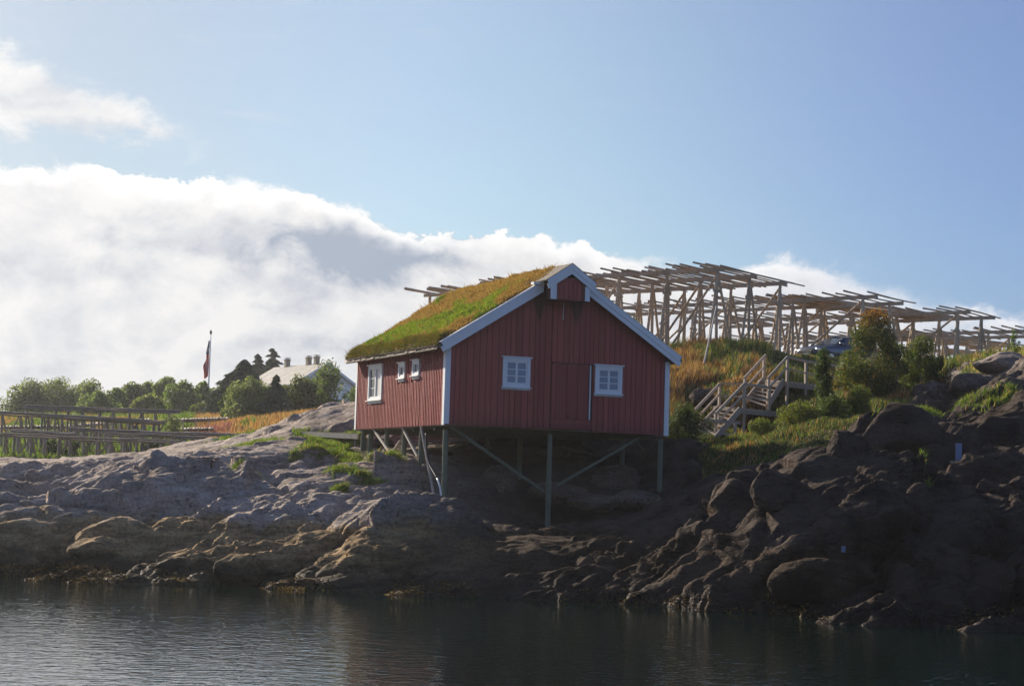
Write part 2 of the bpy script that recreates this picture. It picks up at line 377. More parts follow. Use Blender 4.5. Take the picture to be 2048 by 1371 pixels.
def mat_wood(name, c0, c1, scale=(6, 6, 0.8), rough=0.8, stain=None, use_tint=True, coord='Object'):
    m, T, b, out = material(name); tc = T.new('ShaderNodeTexCoord').outputs[coord]
    n = T.noise(T.mapping(tc, scale), 4.0, 6, 0.65); n2 = T.noise(tc, 0.9, 4, 0.6)
    c = T.mix(T.smooth(n, 0.3, 0.7), c0, c1)
    if stain: c = T.mix(T.smooth(n2, 0.5, 0.72, 0.0, 0.7), c, stain)
    if use_tint: c = T.mix(1.0, c, tintnode(T), 'MULTIPLY')
    T.put(b.inputs['Base Color'], c); b.inputs['Roughness'].default_value = rough; b.inputs['Specular IOR Level'].default_value = 0.25
    bump(T, b, n, 0.35, 0.01); return m
M_RACK = mat_wood('weathered_rack_wood', (0.36, 0.27, 0.185), (0.60, 0.47, 0.335), (3, 3, 3), 0.85, (0.31, 0.23, 0.15))
M_RACKD = mat_wood('dark_rack_wood', (0.15, 0.115, 0.09), (0.30, 0.24, 0.195), (3, 3, 3), 0.9)
M_STAIR = mat_wood('stair_wood', (0.32, 0.25, 0.19), (0.46, 0.37, 0.285), (4, 4, 4), 0.8)
M_PILE = mat_wood('treated_pile_wood', (0.10, 0.115, 0.075), (0.17, 0.18, 0.125), (8, 8, 0.7), 0.85)
M_PALEPOLE = mat_wood('pale_pole_wood', (0.30, 0.25, 0.20), (0.45, 0.40, 0.33), (8, 8, 0.7), 0.8)
def mat_red(name, fade_highlight):
    m, T, b, out = material(name); tc = T.new('ShaderNodeTexCoord').outputs['Object']
    n = T.noise(T.mapping(tc, (14, 14, 0.5)), 3.0, 6, 0.65); n2 = T.noise(tc, 0.8, 4, 0.6)
    c = T.mix(T.smooth(n, 0.3, 0.7), (0.36, 0.070, 0.054), (0.27, 0.054, 0.046))
    c = T.mix(T.smooth(n2, 0.45, 0.75, 0.0, 0.5), c, (0.30, 0.055, 0.045))
    sx = T.new('ShaderNodeSeparateXYZ'); T.put(sx.inputs[0], tc)
    if fade_highlight: # sun bleached, rubbed paint, lightened further to imitate sunlit battens on the long wall
        f = T.math('MULTIPLY', T.smooth(T.noise(T.mapping(tc, (10, 10, 1.2)), 5.0, 5, 0.7), 0.45, 0.72), T.smooth(sx.outputs[2], 0.1, 2.6, 0.35, 0.85))
        c = T.mix(f, c, (0.60, 0.38, 0.34))
    else:    # weathered lower ends, dark run marks below the hoist box
        lo = T.smooth(T.math('ADD', sx.outputs[2], T.math('MULTIPLY', T.math('SUBTRACT', T.noise(T.mapping(tc, (9, 1, 0.6)), 2.0, 5, .7), 0.5), 1.6)), 0.55, -0.1, 0.0, 0.6)
        c = T.mix(lo, c, (0.15, 0.042, 0.036))
        c = T.mix(T.smooth(T.noise(T.mapping(tc, (12, 1, 0.35)), 3.0, 6, 0.7), 0.52, 0.75, 0.0, 0.45), c, (0.44, 0.14, 0.12))
        nz = T.math('MULTIPLY', T.noise(T.mapping(tc, (5, 1, 0.7)), 2.0, 4), 0.25)
        for xc, zl in ((3.42, 3.62), (4.86, 3.55)):
            dx = T.math('ABSOLUTE', T.math('SUBTRACT', sx.outputs[0], xc))
            wd = T.smooth(sx.outputs[2], zl, 4.5, 0.03, 0.24)
            st = T.smooth(T.math('SUBTRACT', dx, wd), 0.08, -0.06)
            st = T.math('MULTIPLY', st, T.smooth(T.math('ADD', sx.outputs[2], nz), zl, zl + 0.5))
            c = T.mix(T.math('MULTIPLY', st, 0.72), c, (0.05, 0.02, 0.016))
    c = T.mix(1.0, c, tintnode(T), 'MULTIPLY')
    T.put(b.inputs['Base Color'], c); b.inputs['Roughness'].default_value = 0.7; b.inputs['Specular IOR Level'].default_value = 0.3
    bump(T, b, n, 0.3, 0.008); return m
M_RED = mat_red('red_paint', False); M_REDF = mat_red('faded_sunlit_red_paint', True)
def mat_plain(name, col, rough=0.6, metal=0.0, spec=0.4, var=0.12, sc=3.0):
    m, T, b, out = material(name); tc = T.new('ShaderNodeTexCoord').outputs['Object']
    n = T.noise(tc, sc, 5, 0.6); c = T.mix(n, tuple(q * (1 - var) for q in col), tuple(min(1, q * (1 + var)) for q in col))
    T.put(b.inputs['Base Color'], c); b.inputs['Roughness'].default_value = rough; b.inputs['Metallic'].default_value = metal
    b.inputs['Specular IOR Level'].default_value = spec; return m
M_WHITE = mat_plain('white_paint', (0.72, 0.72, 0.70), 0.5, var=0.06)
M_HWHITE = mat_plain('house_white', (0.70, 0.71, 0.70), 0.6, var=0.05)
M_DARKRED = mat_plain('dark_gap', (0.06, 0.015, 0.012), 0.9)
M_CHIM = mat_plain('chimney_render', (0.34, 0.27, 0.17), 0.9, var=0.25, sc=5)
M_BLACK = mat_plain('black_rubber', (0.02, 0.02, 0.022), 0.6)
M_HOSEW = mat_plain('pale_hose', (0.65, 0.62, 0.55), 0.5)
M_RUST = mat_plain('rusty_iron', (0.10, 0.05, 0.035), 0.9, var=0.4)
M_PLANK = mat_wood('grey_plank', (0.20, 0.17, 0.13), (0.33, 0.29, 0.22), (3, 3, 3))
M_BARK = mat_wood('bark', (0.06, 0.045, 0.035), (0.12, 0.095, 0.075), (8, 8, 2), 0.9, use_tint=False)
M_PALEBARK = mat_wood('pale_bark', (0.16, 0.13, 0.10), (0.30, 0.25, 0.20), (8, 8, 2), 0.9, use_tint=False)
M_BIRCH = mat_plain('birch_bark_edge', (0.42, 0.33, 0.24), 0.85, var=0.4, sc=9)
M_SOIL = mat_plain('turf_soil', (0.085, 0.055, 0.028), 0.95, var=0.5, sc=5)
M_GLASS = mat_plain('window_glass', (0.24, 0.29, 0.37), 0.06, spec=0.6, var=0.25, sc=2.0)
M_GLASSD = mat_plain('dark_window_glass', (0.05, 0.055, 0.06), 0.08, spec=0.6, var=0.25)
M_CURT = mat_plain('pale_curtain', (0.62, 0.60, 0.56), 0.4, var=0.12, sc=6)
M_CAN = mat_plain('faded_blue_plastic', (0.15, 0.18, 0.27), 0.6)
M_BOXB = mat_plain('pale_blue_cabinet_paint', (0.20, 0.24, 0.35), 0.5)
M_RIM = mat_plain('alloy_rim', (0.45, 0.45, 0.47), 0.3, 0.9)
M_CARBLK = mat_plain('car_black', (0.015, 0.015, 0.018), 0.35)
M_CHROME = mat_plain('chrome', (0.7, 0.7, 0.72), 0.18, 1.0)
def mat_car():
    m, T, b, out = material('dark_blue_car_paint')
    b.inputs['Base Color'].default_value = (0.018, 0.028, 0.065, 1); b.inputs['Metallic'].default_value = 0.35; b.inputs['Roughness'].default_value = 0.28
    b.inputs['Coat Weight'].default_value = 0.8; b.inputs['Coat Roughness'].default_value = 0.05; return m
M_CAR = mat_car()
def mat_foliage(name, trans=0.35, rough=0.55):
    m, T, b, out = material(name); c = tintnode(T)
    T.put(b.inputs['Base Color'], c); b.inputs['Roughness'].default_value = rough; b.inputs['Specular IOR Level'].default_value = 0.25
    tr = T.new('ShaderNodeBsdfTranslucent'); T.put(tr.inputs['Color'], T.mix(1.0, c, (1.0, 1.0, 0.55), 'MULTIPLY'))
    mx = T.new('ShaderNodeMixShader'); mx.inputs[0].default_value = trans
    T.l.new(b.outputs[0], mx.inputs[1]); T.l.new(tr.outputs[0], mx.inputs[2]); T.l.new(mx.outputs[0], out.inputs[0]); return m
M_LEAF = mat_foliage('leaves', 0.58); M_GRASS = mat_foliage('grass_blades', 0.40, 0.7); M_NEEDLE = mat_foliage('needles', 0.12, 0.6)
M_WEED = mat_foliage('seaweed', 0.15, 0.75)
def mat_slate():
    m, T, b, out = material('slate_roof'); tc = T.new('ShaderNodeTexCoord').outputs['Object']
    v = T.vor(tc, 2.6, 'F1', 'Color'); n = T.noise(tc, 1.2, 5, 0.6)
    s2 = T.new('ShaderNodeSeparateXYZ'); T.put(s2.inputs[0], v)
    c = T.mix(s2.outputs[0], (0.095, 0.085, 0.074), (0.19, 0.172, 0.15)); c = T.mix(T.smooth(n, 0.4, 0.7, 0, 0.5), c, (0.12, 0.095, 0.06))
    T.put(b.inputs['Base Color'], c); b.inputs['Roughness'].default_value = 0.75
    bump(T, b, T.vor(tc, 2.6, 'DISTANCE_TO_EDGE'), 0.6, 0.05); return m
M_SLATE = mat_slate()
def mat_water():
    m, T, b, out = material('sea_water'); geo = T.new('ShaderNodeNewGeometry'); P = geo.outputs['Position']
    b.inputs['Base Color'].default_value = (0.003, 0.010, 0.007, 1); b.inputs['Roughness'].default_value = 0.03; b.inputs['IOR'].default_value = 1.55
    w0 = T.noise(P, 0.10, 3, 0.5)
    a = T.noise(T.mapping(P, (1.0, 1.6, 1), (0, 0, 0.2)), 1.3, 3, 0.5, 0.3)
    c = T.noise(T.mapping(P, (1.0, 1.5, 1), (0, 0, -0.3)), 3.6, 2, 0.5, 0.2)
    f = T.noise(P, 9.0, 2, 0.5)
    sy = T.new('ShaderNodeSeparateXYZ'); T.put(sy.inputs[0], P)
    lee = T.math('ADD', T.math('ADD', sy.outputs[1], T.math('MULTIPLY', sy.outputs[0], 0.45)), T.math('MULTIPLY', T.math('SUBTRACT', w0, 0.5), 16.0))
    calm = T.smooth(lee, 50.0, 42.5, 0.25, 1.35)                      # sheltered water close under the rocks
    h = T.math('ADD', T.math('MULTIPLY', a, 0.009), T.math('ADD', T.math('MULTIPLY', c, 0.009), T.math('MULTIPLY', f, 0.0016)))
    h = T.math('MULTIPLY', h, calm)
    nd = T.new('ShaderNodeBump'); nd.inputs['Strength'].default_value = 1.0; nd.inputs['Distance'].default_value = 1.0
    T.put(nd.inputs['Height'], h); T.l.new(nd.outputs[0], b.inputs['Normal']); return m
M_WATER = mat_water()

# ------------------------------------------------------------------ hut frame of reference
HYAW = 0.4235; HW, HL, HZ = 8.6, 9.0, 5.18
HO = np.array([-2.1966, 61.00, HZ])
HA = np.array([math.cos(HYAW), math.sin(HYAW), 0]); HB = np.array([-math.sin(HYAW), math.cos(HYAW), 0])
def hw(x, y, z): return HO + HA * x + HB * y + np.array([0, 0, z])          # hut local -> world
def hfront(px, py, off=0.0):                                                # photograph -> hut local on the plane y = off
    r = ray(px, py); c = np.array([0, 0, CAMZ]); t = ((HO + HB * off - c) @ HB) / (r @ HB); q = c + r * t - HO
    return np.array([q @ HA, q @ HB, q[2]])
def hside(px, py, off=0.0):
    r = ray(px, py); c = np.array([0, 0, CAMZ]); t = ((HO + HA * off - c) @ HA) / (r @ HA); q = c + r * t - HO
    return np.array([q @ HA, q @ HB, q[2]])

# ------------------------------------------------------------------ terrain
def control():
    C = []
    A = lambda px, py, Y: C.append(at(px, py, Y))
    for px, py in ((-300, 1142), (-120, 1146), (0, 1150), (150, 1156), (300, 1162), (450, 1168), (600, 1176), (750, 1184), (900, 1190), (1050, 1196), (1200, 1204), (1350, 1212), (1500, 1224), (1650, 1236), (1800, 1246), (1950, 1246), (2100, 1240), (2300, 1240)):
        w = water_at(px, py); C.append(w); C.append(w + np.array([0, -4, -1.6])); C.append(w + np.array([0, -14, -3.5]))
        C.append(w + (np.array([0, 1.2, 0.55]) if px < 650 else np.array([0, 0.8, 0.70])))
        if 700 <= px <= 1450: A(px, py - 92, w[1] + 1.6); A(px, py - (125 if px > 950 else 145), w[1] + 3.6)
    # left shore
    for px, py, Y in ((0, 1035, 57.5), (0, 985, 62), (0, 945, 75), (0, 915, 101), (-300, 1035, 58), (-300, 940, 78), (-300, 905, 105),
                      (150, 1045, 57.5), (150, 985, 62), (150, 940, 78), (150, 917, 101), (300, 1050, 57.5), (300, 985, 61), (300, 938, 74), (300, 918, 100),
                      (420, 1040, 57.5), (420, 960, 62), (430, 905, 70), (440, 890, 84), (440, 888, 100),
                      (540, 1050, 58), (540, 985, 60.5), (540, 920, 65), (560, 872, 74), (560, 862, 84),
                      (660, 1090, 54.5), (660, 1010, 58), (660, 940, 62.5), (650, 893, 67), (640, 870, 72), (640, 848, 80), (700, 842, 88), (600, 850, 92),
                      (760, 1010, 58), (780, 950, 62), (800, 925, 64)):
        A(px, py, Y)
    for px, py, Y in ((100, 885, 125), (300, 880, 125), (460, 872, 118), (100, 838, 165), (300, 838, 165), (420, 858, 130), (480, 850, 122), (560, 840, 130), (620, 830, 142), (650, 826, 155),
                      (560, 832, 180), (420, 836, 180), (250, 834, 185), (60, 838, 190), (-200, 845, 190), (-200, 880, 130), (690, 815, 165)):
        A(px, py, Y)
    for x, y in ((-90, 110), (-90, 180), (-140, 250), (-60, 260), (0, 260), (60, 260), (140, 250)): C.append(np.array([x, y, 8.0 if x < 10 else 9.5]))
    for x, y in ((-60, 60), (-100, 70)): C.append(np.array([x, y, 1.0]))
    # below the hut, from the feet of its piles
    for x, y, z in ((0.13, 0.15, -2.9), (4.05, 0.15, -3.35), (8.5, 0.15, -2.28), (0.15, 2.64, -1.45), (0.15, 4.46, -0.95), (0.15, 6.1, -1.05), (0.15, 8.07, -0.5), (0.1, 9.2, -0.45),
                    (4.3, 3.2, -1.95), (8.4, 3.0, -1.2), (4.0, 6.0, -0.5), (8.3, 6.0, -0.4), (4.0, 9.2, -0.25), (2.3, 3.9, -1.15), (6.4, 3.6, -1.15), (6.3, 6.0, -0.45), (2.0, 6.5, -0.6), (9.3, 2.5, -0.9), (9.6, 5, -0.2), (9.5, 8.5, 1.2), (4, 12, 0.9), (-1.5, 6, -0.9), (-2, 8.2, -0.35)):
        C.append(hw(x, y, z))
    # right hill
    for px, py, Y in ((1400, 800, 78), (1400, 745, 82), (1400, 700, 86), (1350, 705, 88), (1480, 700, 86), (1560, 712, 87), (1400, 760, 79.5), (1500, 780, 77),
                      (1430, 888, 69.5), (1390, 868, 71), (1480, 895, 65), (1500, 908, 58), (1600, 910, 56.5), (1540, 930, 54), (1600, 862, 66), (1590, 812, 73), (1600, 775, 79), (1610, 735, 86), (1640, 722, 92),
                      (1500, 1130, 48.0), (1500, 1060, 49.4), (1480, 985, 51.5), (1620, 1150, 46.3), (1620, 1050, 48.2), (1620, 960, 50.8),
                      (1700, 1140, 45.8), (1700, 1030, 48.2), (1690, 925, 53), (1700, 880, 60), (1720, 850, 68), (1745, 803, 73), (1760, 760, 79), (1770, 735, 86),
                      (1790, 830, 63), (1830, 870, 57), (1830, 800, 71), (1850, 770, 76), (1870, 740, 84), (1840, 1090, 47.5), (1845, 985, 50.5), (1880, 1020, 49.8), (1790, 1010, 49.5),
                      (1840, 1180, 45.5), (1940, 1170, 45.5), (1930, 1070, 48.6), (1920, 980, 53.5), (1910, 920, 61), (1915, 860, 66.5), (1930, 790, 72), (1960, 745, 74), (1920, 732, 82),
                      (2048, 1160, 45), (2048, 1060, 47.6), (2048, 980, 50.5), (2048, 900, 55), (2048, 830, 61), (2048, 770, 66), (2048, 712, 71), (2048, 700, 82),
                      (2300, 1060, 48), (2300, 900, 56), (2300, 760, 66), (2300, 700, 80)):
        A(px, py, Y)
    for px, py, Y in ((1485, 880, 72.3), (1440, 866, 72.3), (1538, 872, 73.0), (1520, 845, 76), (1573, 828, 75.8), (1620, 790, 79)): A(px, py, Y)
    for x, y, z in ((2, 92, 9.3), (10, 95, 10.2), (20, 100, 10.4), (30, 105, 10.6), (10, 120, 10.4), (25, 125, 10.6), (-4, 100, 8.6), (-4, 120, 8.6), (40, 130, 10.5), (10, 160, 10.0), (40, 170, 10), (70, 100, 10.5), (70, 60, 6), (100, 80, 8), (-2, 84, 7.0), (-6, 90, 6.8)):
        C.append(np.array([x, y, z]))
    return np.array(C)
CP = control()
def _phi(r2): return 0.5 * r2 * np.log(r2 + 1e-9)
_sc = 20.0
_c2 = CP[:, :2] / _sc; _r2 = ((_c2[:, None] - _c2[None]) ** 2).sum(-1)
_Nn = len(CP); _Mx = np.zeros((_Nn + 3, _Nn + 3)); _Mx[:_Nn, :_Nn] = _phi(_r2) + np.eye(_Nn) * 0.0025
_Mx[:_Nn, _Nn] = 1; _Mx[:_Nn, _Nn + 1:] = _c2; _Mx[_Nn, :_Nn] = 1; _Mx[_Nn + 1:, :_Nn] = _c2.T
_wt = np.linalg.solve(_Mx, np.concatenate([CP[:, 2], [0, 0, 0]]))
def base_z(x, y):
    x = np.asarray(x, float); y = np.asarray(y, float); sh = x.shape; q = np.stack([x.ravel(), y.ravel()], 1) / _sc; r = np.zeros(len(q))
    for i in range(0, len(q), 40000):
        s = q[i:i + 40000]; d2 = ((s[:, None] - _c2[None]) ** 2).sum(-1)
        r[i:i + 40000] = _phi(d2) @ _wt[:_Nn] + _wt[_Nn] + s @ _wt[_Nn + 1:]
    return r.reshape(sh)
def axis(lo, a, b, hi, s, g):
    c = list(np.arange(a, b + 1e-6, s)); st = s
    while c[-1] < hi: st *= g; c.append(c[-1] + st)
    st = s
    while c[0] > lo: st *= g; c.insert(0, c[0] - st)
    return np.array(c)
XS = axis(-170, -19.5, 22.5, 170, 0.065, 1.05); YS = axis(22, 44.5, 71, 420, 0.06, 1.022)
GX, GY = np.meshgrid(XS, YS)
def poly_mask(x, y, pts):             # signed like: inside 1 / outside 0
    n = len(pts); ins = np.zeros(x.shape, bool)
    for i in range(n):
        x0, y0 = pts[i]; x1, y1 = pts[(i + 1) % n]
        c = ((y0 > y) != (y1 > y)) & (x < (x1 - x0) * (y - y0) / (y1 - y0 + 1e-9) + x0); ins ^= c
    return ins
def XY(px, Y): return ((px - 1024) / FPX * Y / _cp, Y)
VEG_POLY = {
    'hill': [XY(1340, 71), XY(1400, 69), XY(1440, 62), XY(1490, 57.5), XY(1600, 55.5), XY(1660, 56), XY(1700, 58), XY(1760, 62), XY(1800, 68), XY(1850, 76), XY(1950, 80), XY(2000, 82), (60, 95), (60, 150), (-5, 150), (-9, 100), (0, 86), (2, 80)],
    'meadow': [(-70, 99), (-30, 99), XY(300, 99.5), XY(440, 99), XY(450, 90), XY(540, 84), XY(620, 90), XY(650, 100), XY(720, 100), (0, 160), (0, 240), (-120, 240), (-120, 110)],
    'bank': [XY(575, 70.5), XY(630, 66.2), XY(715, 65.2), XY(735, 68), XY(735, 72), XY(600, 74)],
    'cleft': [XY(470, 68), XY(560, 67.5), XY(570, 72), XY(480, 74)],
    'topright': [XY(1930, 75), XY(2060, 71.5), XY(2300, 71), XY(2300, 90), XY(1930, 90)],
}
def soft_mask(x, y, w=1.0):
    n = fbm(np.stack([x.ravel() * .35, y.ravel() * .35, x.ravel() * 0], 1), 4, 900).reshape(x.shape)
    n2 = fbm(np.stack([x.ravel() * .35, y.ravel() * .35, x.ravel() * 0 + 5], 1), 4, 950).reshape(x.shape)
    m = np.zeros(x.shape)
    for p in VEG_POLY.values(): m = np.maximum(m, poly_mask(x + n * w, y + n2 * w, p).astype(float))
    return m
BZ = base_z(GX, GY)
VEG = soft_mask(GX, GY)
def terrain():
    gy_, gx_ = np.gradient(BZ, YS, XS)
    N = np.stack([-gx_, -gy_, np.ones_like(BZ)], -1); N /= np.linalg.norm(N, axis=-1, keepdims=True)
    P = np.stack([GX, GY, BZ], -1).reshape(-1, 3)
    near = (GX.ravel() > -45) & (GX.ravel() < 50) & (GY.ravel() > 42) & (GY.ravel() < 115)
    D = np.zeros(len(P)); D[near] = rock_disp(P[near])
    D -= 0.12
    v = VEG.ravel(); vs = VEG.copy()
    for _ in range(5): vs[1:-1, 1:-1] = (vs[1:-1, 1:-1] * 2 + vs[:-2, 1:-1] + vs[2:, 1:-1] + vs[1:-1, :-2] + vs[1:-1, 2:]) / 6
    amp = 1.0 - 0.78 * vs.ravel()
    amp *= np.clip((GY.ravel() - 40) / 5, 0, 1) * np.clip((120 - GY.ravel()) / 15, 0, 1)
    # glaciated flat slabs at the far left are smoother
    slab = np.clip((GY.ravel() - 66) / 8, 0, 1) * np.clip((-8 - GX.ravel()) / 4, 0, 1); amp *= 1 - 0.62 * slab
    # rougher, blockier low on the right
    amp *= 1 + 0.35 * np.clip((GX.ravel() - 4) / 6, 0, 1) * np.clip((66 - GY.ravel()) / 6, 0, 1)
    dx = GX.ravel() - HO[0]; dy = GY.ravel() - HO[1]; ha = dx * HA[0] + dy * HA[1]; hb = dx * HB[0] + dy * HB[1]
    q = np.clip(1 - np.maximum.reduce([-ha - .5, ha - 9, -hb - 7.0, hb - 9.5, ha * 0]) / 1.5, 0, 1); amp *= 1 - .55 * q
    gg = np.exp(-(((GX.ravel() + 7.2) / 4.5) ** 2 + ((GY.ravel() - 69.5) / 5.5) ** 2)); amp *= 1 - .65 * gg
    D = D * amp - .30 * gg - (.12 + .22 * (hb < 0)) * q + 0.10 * v * fbm(P * 1.2, 3, 777)
    P = P + N.reshape(-1, 3) * D[:, None]
    ny, nx = BZ.shape; idx = np.arange(ny * nx).reshape(ny, nx)
    F = np.stack([idx[:-1, :-1], idx[:-1, 1:], idx[1:, 1:], idx[1:, :-1]], -1).reshape(-1, 4)
    o = np_mesh('ground', P, F, M_GROUND, smooth=True, attrs={'veg': vs.ravel()})
    tag(o, 'grey and brown bedrock shore rising to a grassy hill', None, None, 'structure')
    return P.reshape(ny, nx, 3), o
GP, ground = terrain()
GZ = GP[..., 2]
def gpos(x, y):
    """surface point over base coordinate (x, y), array in, array out"""
    x = np.atleast_1d(np.asarray(x, float)); y = np.atleast_1d(np.asarray(y, float))
    i = np.clip(np.searchsorted(XS, x) - 1, 0, len(XS) - 2); j = np.clip(np.searchsorted(YS, y) - 1, 0, len(YS) - 2)
    u = ((x - XS[i]) / (XS[i + 1] - XS[i]))[:, None]; v = ((y - YS[j]) / (YS[j + 1] - YS[j]))[:, None]
    return (GP[j, i] * (1 - u) + GP[j, i + 1] * u) * (1 - v) + (GP[j + 1, i] * (1 - u) + GP[j + 1, i + 1] * u) * v
def gz(x, y): return float(gpos(x, y)[0, 2])

# unseen hill ridge added behind the camera to block low sky light
def hillside():
    n, k = 160, 26; V = []
    for i in range(n):
        a = math.radians(78 + 204 * i / (n - 1)); q = i / (n - 1)
        for j in range(k):
            t = j / (k - 1); r = 150 + 240 * t; V.append((math.sin(a) * r, math.cos(a) * r, t))
    V = np.array(V); ang = np.repeat(np.linspace(0, 1, n), k); f = fbm(np.stack([V[:, 0] / 75, V[:, 1] / 75, V[:, 0] * 0], 1), 6, 4000, .55); g = fbm(np.stack([ang * 9, ang * 0, ang * 0], 1), 4, 4100)
    t = V[:, 2]; env = np.clip(ang / .07, 0, 1) * np.clip((1 - ang) / .07, 0, 1)
    V[:, 2] = -6 + t ** 1.15 * (92 + 34 * g) * env * (1 + .3 * f) + 12 * f * t
    idx = np.arange(n * k).reshape(n, k); F = np.stack([idx[:-1, :-1], idx[:-1, 1:], idx[1:, 1:], idx[1:, :-1]], -1).reshape(-1, 4)
    m, T, b, out = material('sky_blocker_rock'); P = T.new('ShaderNodeNewGeometry').outputs['Position']; nn = T.noise(P, .035, 8, .65)
    T.put(b.inputs['Base Color'], T.mix(T.smooth(nn, .42, .6), (0.035, 0.05, 0.02), (0.10, 0.095, 0.09))); b.inputs['Roughness'].default_value = .95
    tag(np_mesh('sky_blocker_hills', V, F, m, smooth=True), 'unseen dark hill ridge added behind the camera to cut sky light', None, None, 'structure')
hillside()
# water
wv = [(-410, -410, 0), (410, -410, 0), (410, 428, 0), (-410, 428, 0)]
w = np_mesh('water', wv, [(0, 1, 2, 3)], M_WATER); tag(w, 'dark rippled sea water in front of the rocks', None, None, 'structure')

# ------------------------------------------------------------------ vegetation builders
def blades(P, h, wd, lean, col, rng=RNG):
    n = len(P); th = rng.uniform(0, 2 * np.pi, n); s = np.stack([np.cos(th), np.sin(th), np.zeros(n)], 1) * (wd / 2)[:, None]
    up = np.array([0, 0, 1.0]); mid = P + up * (h * .55)[:, None] + lean * 0.3; tip = P + up * h[:, None] + lean
    V = np.stack([P - s, P + s, mid + s * .75, mid - s * .75, tip], 1).reshape(-1, 3)
    b = np.arange(n) * 5
    F = np.concatenate([np.stack([b, b + 1, b + 2], 1), np.stack([b, b + 2, b + 3], 1), np.stack([b + 3, b + 2, b + 4], 1)])
    return V, F, np.repeat(col, 5, 0)
def palette(n, cols, wts, rng=RNG, var=0.22):
    c = np.array(cols)[rng.choice(len(cols), n, p=np.array(wts) / np.sum(wts))]
    return np.clip(c * rng.uniform(1 - var, 1 + var, (n, 1)) * rng.uniform(0.93, 1.07, (n, 3)), 0, 1)
def leaves(P, Nn, size, col, rng=RNG, aspect=0.6, flat=0.35):
    n = len(P); d = rng.normal(size=(n, 3)) * (1 - flat) + Nn * flat * 2.2; d /= np.linalg.norm(d, axis=1, keepdims=True) + 1e-9
    r = rng.normal(size=(n, 3)); u = np.cross(d, r); u /= np.linalg.norm(u, axis=1, keepdims=True) + 1e-9; v = np.cross(d, u)
    s = size[:, None]; k = s * aspect
    V = np.stack([P - u * s / 2, P + v * k / 2, P + u * s / 2, P - v * k / 2], 1).reshape(-1, 3); b = np.arange(n) * 4
    return V, np.stack([b, b + 1, b + 2, b + 3], 1), np.repeat(col, 4, 0)
ORANGE = (0.36, 0.195, 0.070); STRAW = (0.42, 0.305, 0.135); GREEN = (0.10, 0.165, 0.022); DGREEN = (0.045, 0.075, 0.016); LIME = (0.20, 0.26, 0.035); RUSTC = (0.22, 0.075, 0.025)

# ------------------------------------------------------------------ grasses (stuff)
def grass_field(name, label, x0, x1, y0, y1, n, polys, hfun, colfun, wd=0.03, extra=None, leanv=(0.10, -0.05)):
    x = RNG.uniform(x0, x1, n); y = RNG.uniform(y0, y1, n)
    n1 = fbm(np.stack([x * .35, y * .35, x * 0], 1), 4, 900); n2 = fbm(np.stack([x * .35, y * .35, x * 0 + 5], 1), 4, 950)
    m = np.zeros(len(x), bool)
    for p in polys: m |= poly_mask(x + n1, y + n2, VEG_POLY[p])
    if extra is not None: m &= extra(x, y)
    x = x[m]; y = y[m]; P = gpos(x, y); h = hfun(x, y) * RNG.uniform(.55, 1.25, len(x)); P[:, 2] -= 0.04
    col = colfun(x, y, P); ln = np.stack([RNG.normal(leanv[0], .35, len(x)), RNG.normal(leanv[1], .3, len(x)), np.zeros(len(x))], 1) * h[:, None] * 0.6
    V, F, C = blades(P, h, np.full(len(x), wd) * RNG.uniform(.7, 1.5, len(x)), ln, col)
    o = np_mesh(name, V, F, M_GRASS, tint=C); tag(o, label, 'grass', None, 'stuff'); return o
def inhut(x, y):
    dx = x - HO[0]; dy = y - HO[1]; a = dx * HA[0] + dy * HA[1]; b = dx * HB[0] + dy * HB[1]
    return (a > -0.6) & (a < 9.0) & (b > -0.6) & (b < 9.6)
def hill_col(x, y, P):
    n = len(x); f = fbm(np.stack([x * .45, y * .3, x * 0 + 3], 1), 4, 500); g = fbm(np.stack([x * 1.4, y * 1.1, x * 0 + 9], 1), 3, 520)
    px = 1024 + x / y * FPX
    green = (f + 0.35 * g > 0.12) | ((px > 1445) & (px < 1560) & (y > 83)) | ((y < 71) & (f + g * .6 > -0.62)) | (y < 60) | ((px > 1560) & (f > -0.25)) | (y > 96)
    green |= (px > 1415) & (px < 1500) & (y > 82) & (g > -.1) & (f > -.15)
    a = palette(n, [ORANGE, STRAW, RUSTC, (0.28, 0.12, 0.035), (0.12, 0.10, 0.03)], [4, 3, 2, 3, 1]); b = palette(n, [GREEN, DGREEN, LIME, STRAW, ORANGE], [3, 3, 1.2, 1.2, .9]) * np.where(y < 68, .72, 1.0)[:, None]
    return np.where(green[:, None], b, a)
def hill_h(x, y):
    h = 0.36 + 0.34 * np.clip(fbm(np.stack([x * .7, y * .7, x * 0], 1), 3, 540) + .3, -0.5, 1.0); px = 1024 + x / y * FPX
    h = h * np.where(y < 72, .50, 1.0) * np.where(y < 62, .6, 1.0) * np.where((px > 1370) & (px < 1640) & (y > 69) & (y < 79), .45, 1.0)
    return h * np.where((px > 1545) & (y > 82), .30, 1.0)
grass_field('hill_grass', 'orange and green tall grass covering the hill behind the red hut', -2, 23, 54, 98, 260000, ['hill'], hill_h, hill_col, 0.026, lambda x, y: ~inhut(x, y) & (x > -0.08 * y + 2))
grass_field('ridge_grass', 'short green grass on the hilltop under the far drying racks', -8, 45, 92, 130, 30000, ['hill'], lambda x, y: 0.3 + 0 * x, hill_col, 0.05)
def bank_col(x, y, P): return palette(len(x), [(0.15, 0.24, 0.02), LIME, GREEN, STRAW], [4, 3, 3, .7])
grass_field('bank_grass', 'bright green grass tufts on the rocks left of the hut', -16, -4, 64, 76, 75000, ['bank', 'cleft'], lambda x, y: 0.16 + 0.18 * np.clip(fbm(np.stack([x, y, x * 0], 1), 3, 560) + .4, 0, 1), bank_col, 0.03, lambda x, y: ~inhut(x, y))
